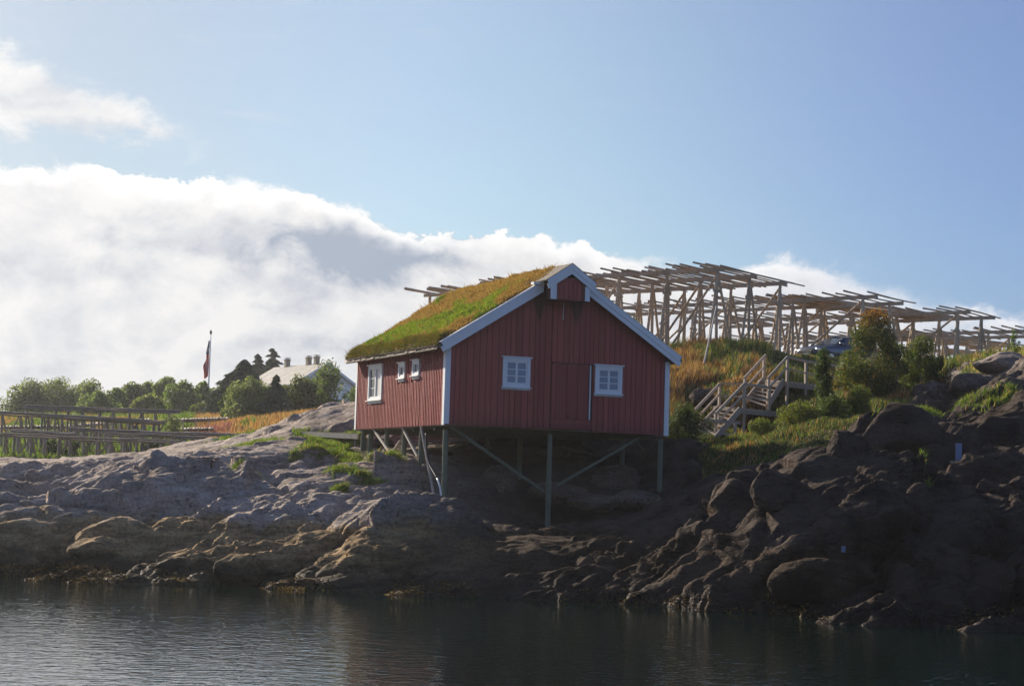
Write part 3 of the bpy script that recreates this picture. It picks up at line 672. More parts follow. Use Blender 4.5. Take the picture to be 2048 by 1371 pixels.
def mead_col(x, y, P):
    n = len(x); f = fbm(np.stack([x * .22, y * .16, x * 0 + 3], 1), 3, 600); px = 1024 + x / y * FPX
    og = ((y > 108) & (px > 395)) | ((y > 135) & (f > 0.12) & (px < 330))
    og = og & (f > -0.42); pink = (px > 385) & (px < 470) & (y > 112) & (y < 124)
    a = palette(n, [ORANGE, (0.44, 0.22, 0.075), STRAW, RUSTC], [4, 4, 3, 1]); b = palette(n, [GREEN, LIME, (0.15, 0.23, 0.03), DGREEN], [3, 3, 3, 2]); c = palette(n, [(0.35, 0.13, 0.12), ORANGE, (0.3, 0.12, 0.14)], [2, 1, 1])
    r = np.where(og[:, None], a, b); return np.where(pink[:, None], c, r)
grass_field('meadow_grass', 'orange and green meadow grass among the low drying racks', -48, -7, 90, 178, 120000, ['meadow'], lambda x, y: np.where(y > 106, 0.55, 0.28) * (1 + 0.3 * vnoise(np.stack([x * .5, y * .5, x * 0], 1), 3)), mead_col, 0.07)
grass_field('clifftop_grass', 'short yellow green grass on top of the right-hand boulders', 17, 30, 70, 92, 22000, ['topright'], lambda x, y: 0.22 + 0 * x, lambda x, y, P: palette(len(x), [LIME, STRAW, GREEN], [2, 3, 2]), 0.035)
def tufts():      # grass in the cracks of the shore rocks
    Pl = []; 
    for px, py, Y, r, n in ((745, 955, 62.5, .55, 900), (790, 945, 63.2, .4, 500), (690, 970, 61, .35, 350), (640, 915, 65.5, .6, 500), (720, 915, 65.2, .8, 900), (690, 940, 63, .6, 400), (525, 970, 62, .3, 250), (600, 930, 65, .25, 250), (560, 905, 68, .6, 400), (490, 980, 61.5, .2, 100),
                            (60, 948, 76, 1.6, 500), (180, 950, 74, 1.8, 400), (1780, 905, 58, .5, 300), (1800, 822, 66, 1.2, 900), (1840, 835, 63, .8, 500), (1700, 935, 54, 1.0, 700), (1640, 925, 55, 1.2, 900), (1850, 1000, 51, .25, 120), (1930, 870, 67, .7, 900), (1990, 818, 64, 1.2, 700), (2030, 822, 63.5, .8, 500)):
        x, y = XY(px, Y); xx = RNG.normal(x, r * .45, n); yy = RNG.normal(y, r * .35, n); Pl.append(gpos(xx, yy))
    P = np.concatenate(Pl); n = len(P); h = RNG.uniform(.10, .30, n)
    V, F, C = blades(P - [0, 0, .03], h, RNG.uniform(.02, .04, n), np.stack([RNG.normal(.05, .12, n), RNG.normal(-.03, .12, n), np.zeros(n)], 1), palette(n, [(0.15, 0.24, 0.02), LIME, GREEN, STRAW], [3, 3, 3, 1.4]))
    tag(np_mesh('rock_grass', V, F, M_GRASS, tint=C), 'small green grass tufts growing in cracks of the shore rock', 'grass', None, 'stuff')
tufts()
def seaweed():
    x = RNG.uniform(-17, 14, 400000); y = RNG.uniform(44, 57, 400000); Pg = gpos(x, y)
    k = (Pg[:, 2] > -.04) & (Pg[:, 2] < .34 + .25 * vnoise(np.stack([x * .8, y * .8, x * 0], 1), 44)); left = x < -11.5
    k &= np.where(left, True, (RNG.random(len(x)) < .30) & (vnoise(np.stack([x * .6, y * .6, x * 0], 1), 45) > -.05)); P = Pg[k][:26000]; n = len(P)
    c = palette(n, [(0.20, 0.11, 0.02), (0.10, 0.05, 0.015), (0.05, 0.03, 0.015), (0.28, 0.19, 0.03)], [3, 4, 3, 1])
    V, F, C = leaves(P + [0, 0, .03], np.tile([0, 0, 1.0], (n, 1)), RNG.uniform(.06, .17, n), c, aspect=.35, flat=.5)
    tag(np_mesh('seaweed', V, F, M_WEED, tint=C), 'golden brown bladderwrack along the waterline at the left', 'seaweed', None, 'stuff')
    w_ = water_at(578, 1178); n = 260; P = np.stack([RNG.normal(w_[0], .22, n), RNG.normal(w_[1], .18, n), RNG.uniform(-.02, .09, n)], 1)
    V, F, C = leaves(P, np.tile([0, 0, 1.0], (n, 1)), RNG.uniform(.04, .10, n), palette(n, [(0.25, 0.15, 0.03), (0.12, 0.06, 0.02)], [2, 1]), aspect=.5, flat=.3)
    tag(np_mesh('seaweed_clump', V, F, M_WEED, tint=C), 'small golden clump of seaweed alone in the water off the rocks', 'seaweed', None, 'stuff')
seaweed()

# ------------------------------------------------------------------ boulders
def boulder(c, sx, sy, sz, rz, label, k, group='loose boulders on the shore', sub=5, sink=0.25):
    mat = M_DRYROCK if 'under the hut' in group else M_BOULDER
    bm = bmesh.new(); bmesh.ops.create_icosphere(bm, subdivisions=sub, radius=1.0)
    V = np.array([v.co[:] for v in bm.verts]); r = np.random.default_rng(k)
    for _ in range(9):                                  # flatten by random planes -> broad facets
        n = r.normal(size=3); n /= np.linalg.norm(n); d = r.uniform(.62, .86); e = V @ n - d; V = V - np.outer(np.clip(e, 0, None) * .82, n)
    V = V * [sx, sy, sz]; N = V / (np.linalg.norm(V, axis=1, keepdims=True) + 1e-9)
    m = min(sx, sy, sz); V = V + N * (fbm(V / m * 1.1 + k, 5, k, .55) * 0.14 * m)[:, None]
    ca, sa = math.cos(rz), math.sin(rz); V = np.stack([V[:, 0] * ca - V[:, 1] * sa, V[:, 0] * sa + V[:, 1] * ca, V[:, 2]], 1)
    F = np.array([[v.index for v in f.verts] for f in bm.faces]); bm.free()
    o = np_mesh('boulder', V, F, mat, smooth=True); o.location = (c[0], c[1], c[2]); tag(o, label, 'boulder', group); return o
def rock_at(px, py, Y, wpx, hpx, label, k, rz=0.2, dep=1.0, group='loose boulders on the shore'):
    c = at(px, py, Y); s = Y / FPX; boulder(c, wpx / 2 * s * 1.08, wpx / 2 * s * dep, hpx / 2 * s * 1.1, rz, label, k, group)
rock_at(680, 832, 84, 95, 55, 'large grey boulder nearest the hut corner, highest of the left cluster', 1)
rock_at(610, 848, 79, 72, 46, 'grey boulder at the left end of the cluster beyond the walkway', 2)
rock_at(668, 856, 76, 52, 24, 'low flat grey boulder just above the plank walkway', 3)
rock_at(632, 850, 80, 45, 40, 'upright grey boulder in the middle of the left cluster', 4)
rock_at(585, 868, 76, 50, 26, 'low grey boulder left of the green grass bank', 5)
rock_at(700, 846, 80, 36, 34, 'small grey boulder half hidden behind the hut corner', 6)
rock_at(1402, 798, 76, 46, 40, 'purple grey boulder in orange grass beside the stair', 7)
rock_at(1436, 812, 76, 24, 28, 'small grey boulder under the stair landing', 8)
rock_at(1952, 790, 70, 105, 92, 'large rough dark boulder on the right hilltop', 9, dep=.8, group='boulders on the right hilltop')
rock_at(2028, 792, 66.5, 95, 98, 'dark rounded boulder cut by the right edge of the picture', 10, dep=.8, group='boulders on the right hilltop')
rock_at(2010, 726, 73, 120, 46, 'long pale boulder topmost on the right skyline', 11, .5, group='boulders on the right hilltop')
rock_at(1000, 966, 64.5, 74, 66, 'squarish grey boulder under the hut in the centre', 12, dep=.7, group='boulders under the hut')
rock_at(920, 965, 64.5, 66, 60, 'grey boulder under the hut behind the front left pile', 13, dep=.7, group='boulders under the hut')
rock_at(1120, 985, 63.5, 120, 44, 'long low boulder under the hut at the middle pile', 14, dep=.6, group='boulders under the hut')
rock_at(1235, 962, 66, 105, 60, 'broad bluish boulder under the right half of the hut', 15, dep=.6, group='boulders under the hut')
rock_at(870, 930, 66, 80, 70, 'tall grey boulder in deep shade behind the drain hose', 28, dep=.7, group='boulders under the hut')
rock_at(960, 918, 68.5, 110, 60, 'wide grey boulder high under the hut floor, left of centre', 29, dep=.7, group='boulders under the hut')
rock_at(1130, 925, 69, 130, 60, 'wide grey boulder high under the hut floor beside the rear pile', 30, dep=.7, group='boulders under the hut')
rock_at(1245, 915, 69.5, 90, 56, 'grey boulder high under the hut floor at the right', 31, dep=.7, group='boulders under the hut')
rock_at(1190, 1005, 63, 110, 36, 'flat slab lying right of the middle pile under the hut', 32, dep=.6, group='boulders under the hut')
rock_at(1270, 1000, 64, 110, 40, 'low slab near the right front pile under the hut', 33, dep=.6, group='boulders under the hut')
rock_at(765, 893, 70, 50, 36, 'rounded boulder below the far end of the long wall', 16, group='boulders under the hut')
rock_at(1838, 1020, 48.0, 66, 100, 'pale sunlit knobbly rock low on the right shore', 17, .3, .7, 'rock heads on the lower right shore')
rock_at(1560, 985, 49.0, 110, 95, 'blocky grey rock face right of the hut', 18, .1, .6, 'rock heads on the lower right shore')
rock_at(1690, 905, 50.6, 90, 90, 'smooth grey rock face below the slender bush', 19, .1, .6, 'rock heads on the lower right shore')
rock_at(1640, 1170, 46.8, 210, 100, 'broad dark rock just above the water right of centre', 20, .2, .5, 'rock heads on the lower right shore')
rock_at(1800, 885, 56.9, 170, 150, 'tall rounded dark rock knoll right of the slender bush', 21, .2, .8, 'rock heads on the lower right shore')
rock_at(480, 1140, 53.6, 95, 66, 'brown rounded rock at the water near the left', 22, .2, .6, 'rounded rocks along the waterline')
rock_at(355, 1142, 54.2, 100, 52, 'pair-topped brown rock at the waterline, left of its group', 23, .2, .6, 'rounded rocks along the waterline')
rock_at(200, 1105, 55.8, 120, 80, 'dark hollowed brown rock above the seaweed', 24, .3, .6, 'rounded rocks along the waterline')
rock_at(60, 1075, 57.2, 150, 70, 'wide smooth brown rock at the left edge', 25, .3, .6, 'rounded rocks along the waterline')
rock_at(255, 1085, 57.2, 190, 90, 'largest smooth brown rock dome on the left shore', 26, .35, .6, 'rounded rocks along the waterline')
rock_at(500, 1060, 58.8, 210, 110, 'broad olive brown rock hump in the middle of the left shore', 27, .3, .6, 'rounded rocks along the waterline')
for i, (px, py, Y, w_, h_) in enumerate(((1935, 985, 52.6, 40, 30), (1975, 975, 52.5, 44, 30), (2010, 982, 52.3, 40, 34), (2042, 972, 52.2, 46, 36), (1950, 1018, 51.4, 50, 34), (2000, 1022, 51.4, 46, 36))):
    rock_at(px, py, Y, w_, h_, ['squared block at the left end of the upper course of the dark stone wall', 'second block of the upper course of the dark stone wall', 'third block of the upper course of the dark stone wall', 'block at the right end of the upper course of the dark stone wall', 'left block of the lower course of the dark stone wall', 'right block of the lower course of the dark stone wall'][i], 60 + i, 0.1, .8, 'blocks of the dark stone wall at the right')

# ------------------------------------------------------------------ the red hut
hut = empty('stilt_hut', HO, HYAW)
tag(hut, 'red wooden boathouse on stilts with grass roof and white trim', 'hut')
SL = 0.625; ZE = 2.93                                  # roof top line at the wall face, slope
def rz_(x): return ZE + SL * min(x, HW - x)
def front_wall():
    m = MB(); m.box(0.02, 3.96, 0.03, 0.12, 0.02, 2.5); m.box(3.96, 8.58, 0.03, 0.12, 0.02, 2.5)
    m.add([(0.02, .03, 2.5), (8.58, .03, 2.5), (8.58, .03, rz_(8.58) - .12), (4.3, .03, rz_(4.3) - .12), (0.02, .03, rz_(.02) - .12), (0.02, .12, 2.5), (8.58, .12, 2.5), (8.58, .12, rz_(8.58) - .12), (4.3, .12, rz_(4.3) - .12), (0.02, .12, rz_(.02) - .12)],
          [(0, 1, 2, 3, 4), (9, 8, 7, 6, 5), (0, 5, 6, 1), (1, 6, 7, 2), (2, 7, 8, 3), (3, 8, 9, 4), (4, 9, 5, 0)])
    m.build('back_boarding', M_DARKRED, hut)
    m = MB(); x = 0.14; r = random.Random(3)
    while x < HW - 0.16:
        wd = r.choice((0.17, 0.20, 0.22, 0.25)); x1 = min(x + wd, HW - 0.14)
        if x < 3.96 < x1: x1 = 3.96
        if x < 5.58 < x1: x1 = 5.58
        a, b = x, x1 - 0.022; t = r.uniform(.80, 1.16); tt = (t, t * r.uniform(.94, 1.05), t * r.uniform(.92, 1.06)); yo = r.uniform(-.004, .004)
        if 3.96 <= x < 5.56: spans = [(2.33, None)]; 
        else: spans = [(-0.02 if x < 3.96 else -0.06, None)]
        for z0, _ in spans:
            za, zb = rz_(a) - .2, rz_(b) - .2
            f = 0.0; z0 += r.uniform(-.008, .008)
            vs = [(a, f + yo, z0), (b, f + yo, z0), (b, f + yo, zb), (a, f + yo, za), (a, .028, z0), (b, .028, z0), (b, .028, zb), (a, .028, za)]
            if a < 4.3 < b:
                vs[2] = (b, f + yo, rz_(4.3) - .25); vs[3] = (a, f + yo, rz_(4.3) - .25); vs[6] = (b, .028, rz_(4.3) - .25); vs[7] = (a, .028, rz_(4.3) - .25)
            m.add(vs, [(0, 1, 2, 3), (7, 6, 5, 4), (0, 4, 5, 1), (1, 5, 6, 2), (2, 6, 7, 3), (3, 7, 4, 0)], tt)
        x = x1
    m.build('front_wall', M_RED, hut, bevel=0)
front_wall()
def door():
    m = MB(); x = 4.14; r = random.Random(9)
    for k in range(3):
        x1 = 4.14 + (5.42 - 4.14) * (k + 1) / 3; t = r.uniform(.78, .90); m.box(x, x1 - .018, -0.006, .026, .36, 2.27, (t, t, t)); x = x1
    d = m.build('door', M_RED, hut)
    m = MB(); m.box(4.10, 5.46, -.022, -.002, .33, .358, (.6, .6, .6)); m.box(4.60, 4.68, -.03, -.0065, .40, .44, (.4, .4, .4)); m.build('door_hinge', M_RED, d)
    m = MB(); m.box(4.02, 5.50, -.03, .026, 2.275, 2.325, (.55, .5, .5)); m.build('door_head', M_RED, hut)
    m = MB(); m.box(3.975, 4.13, -.004, .026, .33, 2.27, (.98, .98, .98)); m.box(3.975, 5.56, -.008, .026, .0, .16, (.82, .8, .8)); m.box(3.975, 5.56, .006, .026, .165, .33, (1.0, 1, 1)); m.build('door_surround', M_RED, hut)
    m = MB(); m.box(5.44, 5.478, -.045, -.001, .36, 2.27); m.build('door_bar', M_WHITE, hut)
door()
def side_wall(x0, sgn, name, mat):
    m = MB(); m.box(x0 if sgn > 0 else x0 - .1, x0 + .1 if sgn > 0 else x0, .13, HL - .02, .0, ZE - .13, (.72, .7, .7)); m.build(name, mat, hut)  # wall tint darkened to stand in for batten shadow in the gaps
side_wall(0.0, 1, 'side_wall', M_REDF); side_wall(HW, -1, 'side_wall', M_REDF)
m = MB(); m.box(.12, HW - .12, HL - .10, HL - .002, 0, 2.6); m.add([(.02, HL - .1, 2.6), (HW - .02, HL - .1, 2.6), (4.3, HL - .1, rz_(4.3) - .25), (.02, HL - .002, 2.6), (HW - .02, HL - .002, 2.6), (4.3, HL - .002, rz_(4.3) - .25)], [(0, 1, 2), (5, 4, 3), (0, 3, 4, 1), (1, 4, 5, 2), (2, 5, 3, 0)]); m.build('rear_wall', M_DARKRED, hut)
def battens():
    m = MB(); y = .22; r = random.Random(5)
    wins = ((7.72, 6.06, .86, 2.5), (4.50, 3.74, 1.55, 2.45), (3.14, 2.36, 1.55, 2.45))
    while y < HL - .1:
        t = r.uniform(.86, 1.15); wd = r.uniform(.045, .06); z0 = -.03 + r.uniform(-.012, .006); lean = r.uniform(-.012, .012)
        segs = [(z0, ZE - .17)]
        for (b, a, z1, z2) in wins:
            if a - .03 < y < b + .03: segs = [(z0, z1 - .03), (z2 + .03, ZE - .17)]
        for (c, d) in segs:
            m.add([(-.052, y + lean, c), (-.052, y + wd + lean, c), (-.002, y - .004, c), (-.002, y + wd + .004, c), (-.052, y, d), (-.052, y + wd, d), (-.002, y - .004, d), (-.002, y + wd + .004, d)],
                  [(0, 1, 3, 2), (4, 6, 7, 5), (0, 4, 5, 1), (2, 3, 7, 6), (0, 2, 6, 4), (1, 5, 7, 3)], (t, t, t))
        y += r.uniform(.135, .165)
    m.build('batten', M_REDF, hut)
battens()
for (x0, x1, y0, y1, z0) in ((-.05, .14, -.03, -.003, .0), (-.06, -.003, -.028, .16, -.04), (HW - .14, HW + .03, -.03, -.003, -.08), (HW + .003, HW + .05, -.028, .16, -.08), (-.06, -.003, HL - .12, HL + .04, -.03)):
    m = MB(); m.box(x0, x1, y0, y1, z0, 2.62 if x0 < 1 else 2.56); m.build('corner_board', M_WHITE, hut)
def front_window(x0, x1, z0, z1):
    cx0, cx1 = x0 + .06, x1 - .05
    m = MB(); y0, y1 = -.055, -.0045; c = .115
    m.box(cx0, cx0 + c, y0, y1, z0 + .1, z1 - .04); m.box(cx1 - c, cx1, y0, y1, z0 + .1, z1 - .04); m.box(cx0 + c, cx1 - c, y0, y1, z1 - .04 - c, z1 - .04); m.box(cx0 + c, cx1 - c, y0, y1, z0 + .1, z0 + .1 + c * .8)
    w_ = m.build('window', M_WHITE, hut)
    m = MB(); m.box(x0, x1, -.10, -.005, z1 - .038, z1 + .002); m.build('window_head', M_WHITE, w_)
    m = MB(); m.box(x0 + .01, x1 - .01, -.11, -.005, z0 + .06, z0 + .098); m.box(x0 + .04, x1 - .04, -.045, -.006, z0, z0 + .058); m.build('sill', M_WHITE, w_)
    a0, a1, b0, b1 = cx0 + c + .004, cx1 - c - .004, z0 + .1 + c * .8 + .004, z1 - .04 - c - .004
    m = MB(); f = .055; ya, yb = -.040, -.008
    m.box(a0, a0 + f, ya, yb, b0, b1); m.box(a1 - f, a1, ya, yb, b0, b1); m.box(a0 + f, a1 - f, ya, yb, b0, b0 + f); m.box(a0 + f, a1 - f, ya, yb, b1 - f, b1)
    xm = (a0 + a1) / 2; m.box(xm - .04, xm + .04, ya - .004, yb, b0 + f, b1 - f)
    for k in (1, 2):
        zz = b0 + f + (b1 - b0 - 2 * f) * k / 3
        m.box(a0 + f, xm - .04, ya + .004, yb, zz - .014, zz + .014); m.box(xm + .04, a1 - f, ya + .004, yb, zz - .014, zz + .014)
    m.build('sash', M_WHITE, w_)
    m = MB(); m.box(a0 + f * .5, a1 - f * .5, -.020, -.006, b0 + f * .5, b1 - f * .5); m.build('pane', M_GLASS, w_)
front_window(2.02, 3.17, 1.27, 2.42); front_window(5.585, 6.77, 1.21, 2.335)
def side_window(y0, y1, z0, z1, big):
    c = .10 if not big else .11; m = MB(); xa, xb = -.085, -.003
    m.box(xa, xb, y0, y0 + c, z0 + .06, z1 - .03); m.box(xa, xb, y1 - c, y1, z0 + .06, z1 - .03); m.box(xa, xb, y0 + c, y1 - c, z1 - .03 - c, z1 - .03); m.box(xa, xb, y0 + c, y1 - c, z0 + .06, z0 + .06 + c * .8)
    w_ = m.build('window', M_WHITE, hut)
    m = MB(); m.box(-.15, -.003, y0 - .07, y1 + .07, z1 - .028, z1); m.build('window_head', M_WHITE, w_)
    m = MB(); m.box(-.15, -.003, y0 - .07, y1 + .07, z0 + .03, z0 + .058); m.box(-.07, -.003, y0 + .02, y1 - .02, z0 - .06, z0 + .028); m.build('sill', M_WHITE, w_)
    a0, a1, b0, b1 = y0 + c + .003, y1 - c - .003, z0 + .06 + c * .8 + .003, z1 - .03 - c - .003; f = .05
    m = MB(); m.box(-.06, -.006, a0, a0 + f, b0, b1); m.box(-.06, -.006, a1 - f, a1, b0, b1); m.box(-.06, -.006, a0 + f, a1 - f, b0, b0 + f); m.box(-.06, -.006, a0 + f, a1 - f, b1 - f, b1)
    if big:
        ym = (a0 + a1) / 2; m.box(-.063, -.006, ym - .05, ym + .05, b0 + f, b1 - f)
        for k in (1, 2):
            zz = b0 + (b1 - b0) * k / 3; m.box(-.045, -.006, ym + .05, a1 - f, zz - .01, zz + .01)
    else:
        ym = (a0 + a1) / 2; m.box(-.05, -.006, ym - .012, ym + .012, b0 + f, b1 - f)
    m.build('sash', M_WHITE, w_)
    if big:
        m = MB(); m.box(-.025, -.005, ym + .03, a1 - f * .5, b0 + f * .5, b1 - f * .5); m.build('pane', M_GLASSD, w_)
        m = MB(); m.box(-.025, -.005, a0 + f * .5, ym - .03, b0 + f * .5, b1 - f * .5); m.build('curtain', M_CURT, w_)
    else:
        m = MB(); m.box(-.025, -.005, a0 + f * .5, a1 - f * .5, b0 + f * .5, b1 - f * .5); m.build('pane', M_GLASSD, w_)
side_window(6.12, 7.60, .96, 2.36, True); side_window(3.79, 4.43, 1.65, 2.30, False); side_window(2.40, 3.05, 1.69, 2.33, False)
def roof():
    # deck, soil slab, barge boards, eave
    m = MB()
    for s in (0, 1):
        X = (lambda x: x) if s == 0 else (lambda x: HW - x)
        x0, x1 = -.38, 4.3
        zt = lambda x: ZE + SL * x
        y0, y1 = -.27, HL + .25
        vs = [(X(x0), y0, zt(x0) - .17), (X(x1), y0, zt(x1) - .17), (X(x1), y0, zt(x1) - .05), (X(x0), y0, zt(x0) - .05), (X(x0), y1, zt(x0) - .17), (X(x1), y1, zt(x1) - .17), (X(x1), y1, zt(x1) - .05), (X(x0), y1, zt(x0) - .05)]
        m.add(vs, [(0, 1, 2, 3), (7, 6, 5, 4), (0, 4, 5, 1), (1, 5, 6, 2), (2, 6, 7, 3), (3, 7, 4, 0)], (.6, .55, .5))
    rf = m.build('roof', M_PLANK, hut)
    # turf body : a lumpy skin over both slopes
    nu, nv = 90, 120; V = []; 
    us = np.linspace(-.46, HW + .46, nu); vs_ = np.linspace(-.20, HL + .30, nv); UU, VV = np.meshgrid(us, vs_)
    base = ZE + SL * np.minimum(UU, HW - UU); dist = np.minimum.reduce([UU + .46, HW + .46 - UU]); dy = np.minimum(VV + .20, HL + .30 - VV)
    th = .20 * np.clip(dist / .22, 0, 1) ** .5 * np.clip((dy + .05) / .18, 0, 1) ** .5
    th = th * (1 - .35 * np.exp(-((UU - 4.3) / .5) ** 2))
    th = th * (1 - .45 * np.clip(1 - (VV + .2) / .5, 0, 1))
    nn = fbm(np.stack([UU.ravel() * 1.3, VV.ravel() * 1.3, UU.ravel() * 0], 1), 5, 1200).reshape(UU.shape)
    ZZ = base - .03 + th * (1 + .7 * nn); Vt = np.stack([UU, VV, ZZ], -1).reshape(-1, 3); ii = np.arange(nu * nv).reshape(nv, nu)
    F = np.stack([ii[:-1, :-1], ii[:-1, 1:], ii[1:, 1:], ii[1:, :-1]], -1).reshape(-1, 4)
    # side skirts down to the deck
    np_mesh('turf', Vt, F, M_SOIL, smooth=True, parent=rf)
    n = 95000; u = RNG.uniform(-.44, HW + .44, n); u[: n * 4 // 5] = RNG.uniform(-.44, 4.5, n * 4 // 5); v = RNG.uniform(-.17, HL + .28, n)
    fi = (u + .46) / (HW + .92) * (nu - 1); fj = (v + .20) / (HL + .5) * (nv - 1); i0 = np.clip(fi.astype(int), 0, nu - 2); j0 = np.clip(fj.astype(int), 0, nv - 2)
    a = (fi - i0); b = (fj - j0); z = (ZZ[j0, i0] * (1 - a) + ZZ[j0, i0 + 1] * a) * (1 - b) + (ZZ[j0 + 1, i0] * (1 - a) + ZZ[j0 + 1, i0 + 1] * a) * b
    f1 = fbm(np.stack([u * .8, v * .5, u * 0], 1), 4, 1300); f2 = fbm(np.stack([u * 3, v * 3, u * 0], 1), 3, 1340)
    uu = np.minimum(u, HW - u)
    lim = 1.55 + 1.35 * np.exp(-((v - 2.2) / 1.5) ** 2) + 0.25 * np.exp(-((v - 6) / 1.5) ** 2)         # the green band of the slope
    lo = 0.25 + 1.1 * np.exp(-((v - 0.2) / .8) ** 2)
    green = (uu < lim + f1 * 1.1) & (uu > lo - .2 + f1 * .5) & (f2 > -.42)
    green |= (f1 > .45) & (uu < 3.5)
    edge = (uu < .05)
    co = palette(n, [(0.40, 0.235, 0.080), (0.46, 0.32, 0.125), (0.30, 0.165, 0.055), (0.22, 0.17, 0.06)], [4, 3, 2, 1]); cg = palette(n, [(0.21, 0.31, 0.03), (0.30, 0.36, 0.05), (0.10, 0.16, 0.02), (0.38, 0.32, 0.10)], [4, 3, 2, .7])
    ce = palette(n, [(0.15, 0.14, 0.04), (0.28, 0.17, 0.05), (0.12, 0.16, 0.025)], [2, 2, 2])
    col = np.where(green[:, None], cg, co); col = np.where(edge[:, None], ce, col)
    h = (0.062 + .045 * np.clip(f1 + .3, 0, 1)) * RNG.uniform(.5, 1.7, n) * np.where(green, 1.0, 1.15); h = np.where(RNG.random(n) < .012, h * 2.4, h)
    h = np.where((u > 3.0) & (u < 5.6) & (v < .6), h * .5, h)
    down = np.where(u < 4.3, -1.0, 1.0)
    ln = np.stack([down * h * RNG.uniform(.1, .9, n), RNG.normal(0, .35, n) * h, -h * .25 * RNG.random(n)], 1)
    ln[:, 0] += np.where(uu < .0, down * .09, 0); ln[:, 2] -= np.where(uu < 0.0, .07 * RNG.random(n), 0)
    V, F, C = blades(np.stack([u, v, z - .02], 1), h, RNG.uniform(.018, .034, n), ln, col)
    tag(np_mesh('turf_grass', V, F, M_GRASS, tint=C, parent=rf), kind='stuff')
    # birch bark rim under the turf along the eave
    m = MB(); y = -.15; r = random.Random(12)
    while y < HL + .2:
        L_ = r.uniform(.18, .42); x = -.42 + r.uniform(-.03, .02); z = ZE + SL * x - .09 + r.uniform(-.015, .02)
        m.add([(x, y, z), (x, y + L_, z + r.uniform(-.02, .02)), (x + .12, y + L_, z + .07), (x + .12, y, z + .07), (x - .01, y, z - .035), (x - .01, y + L_, z - .035), (x + .12, y + L_, z + .04), (x + .12, y, z + .04)],
              [(0, 1, 2, 3), (7, 6, 5, 4), (0, 4, 5, 1), (1, 5, 6, 2), (2, 6, 7, 3), (3, 7, 4, 0)]); y += L_ * .93
    m.build('eave_bark', M_BIRCH, rf)
    m = MB(); m.pole((-.40, -.1, ZE - .42), (-.40, HL + .25, ZE - .42), .035, n=6, seg=6, bend=.02, tint=(.5, .45, .4)); m.build('eave_pole', M_PLANK, rf)
    # barge boards : two stepped boards per side
    for s in (0, 1):
        X = (lambda x: x) if s == 0 else (lambda x: HW - x); x1 = 3.42
        for (zt, zb, ya, yb) in ((.03, -.17, -.33, -.285), (-.14, -.36, -.315, -.275)):
            m = MB(); x0 = -.36
            vs = [(X(x0 + .00), ya, ZE + SL * x0 + zt), (X(x1), ya, ZE + SL * x1 + zt), (X(x1), ya, ZE + SL * x1 + zb), (X(x0 + .10), ya, ZE + SL * (x0 + .1) + zb)]
            vs += [(a, yb, c) for a, _, c in vs]
            m.add(vs, [(0, 1, 2, 3), (7, 6, 5, 4), (0, 4, 5, 1), (1, 5, 6, 2), (2, 6, 7, 3), (3, 7, 4, 0)]); m.build('barge_board', M_WHITE, rf)
        m = MB(); x0 = -.38
        vs = [(X(x0), -.34, ZE + SL * x0 + .06), (X(x1), -.34, ZE + SL * x1 + .06), (X(x1), -.34, ZE + SL * x1 + .033), (X(x0), -.34, ZE + SL * x0 + .033)]
        vs += [(a, -.16, c) for a, _, c in vs]
        m.add(vs, [(0, 1, 2, 3), (7, 6, 5, 4), (0, 4, 5, 1), (1, 5, 6, 2), (2, 6, 7, 3), (3, 7, 4, 0)]); m.build('barge_cap', M_WHITE, rf)
    # hoist box over the door
    yF = -.90; xc = 4.2
    m = MB(); x = 3.62; r = random.Random(4)
    while x < 4.78:
        x1 = min(x + .165, 4.78); t = r.uniform(.88, 1.1); a, b = x, x1 - .014
        za = min(5.20, 5.30 - abs(a - xc) * .68); zb = min(5.20, 5.30 - abs(b - xc) * .68)
        vs = [(a, yF + .04, 4.42), (b, yF + .04, 4.42), (b, yF + .04, zb), (a, yF + .04, za), (a, yF + .07, 4.42), (b, yF + .07, 4.42), (b, yF + .07, zb), (a, yF + .07, za)]
        m.add(vs, [(0, 1, 2, 3), (7, 6, 5, 4), (0, 4, 5, 1), (1, 5, 6, 2), (2, 6, 7, 3), (3, 7, 4, 0)], (t, t, t)); x = x1
    hb = m.build('hoist_box', M_RED, hut)
    m = MB(); m.box(3.50, 4.88, yF + .075, -.34, 4.40, 4.44, (.4, .4, .4)); m.box(3.50, 3.58, yF + .075, -.34, 4.441, 4.95); m.box(4.80, 4.88, yF + .075, -.34, 4.441, 4.95); m.build('hoist_cheek', M_RED, hb)
    for (a, b) in ((3.42, 3.64), (4.74, 4.92)):
        m = MB(); m.box(a, b, yF, yF + .036, 4.42, 4.96 if a < 4 else 4.93); m.build('hoist_post', M_WHITE, hb)
    for s in (-1, 1):
        for (o1, o2, ya, yb) in ((.03, -.16, yF - .045, yF - .004), (-.13, -.33, yF - .03, yF - .001)):
            m = MB(); X = lambda d: xc + s * d; e = .94
            vs = [(X(0), ya, 5.66 + o1), (X(e), ya, 5.66 + o1 - e * .655), (X(e - .06), ya, 5.66 + o2 - (e - .06) * .655), (X(0), ya, 5.66 + o2)]
            vs += [(a, yb, c) for a, _, c in vs]
            m.add(vs, [(0, 1, 2, 3), (7, 6, 5, 4), (0, 4, 5, 1), (1, 5, 6, 2), (2, 6, 7, 3), (3, 7, 4, 0)]); m.build('hoist_barge_board', M_WHITE, hb)
        m = MB(); vs = [(X(0), yF - .05, 5.715), (X(e + .03), yF - .05, 5.715 - (e + .03) * .655), (X(e + .03), yF - .05, 5.69 - (e + .03) * .655), (X(0), yF - .05, 5.69)]
        vs += [(a, .6, c) for a, _, c in vs]
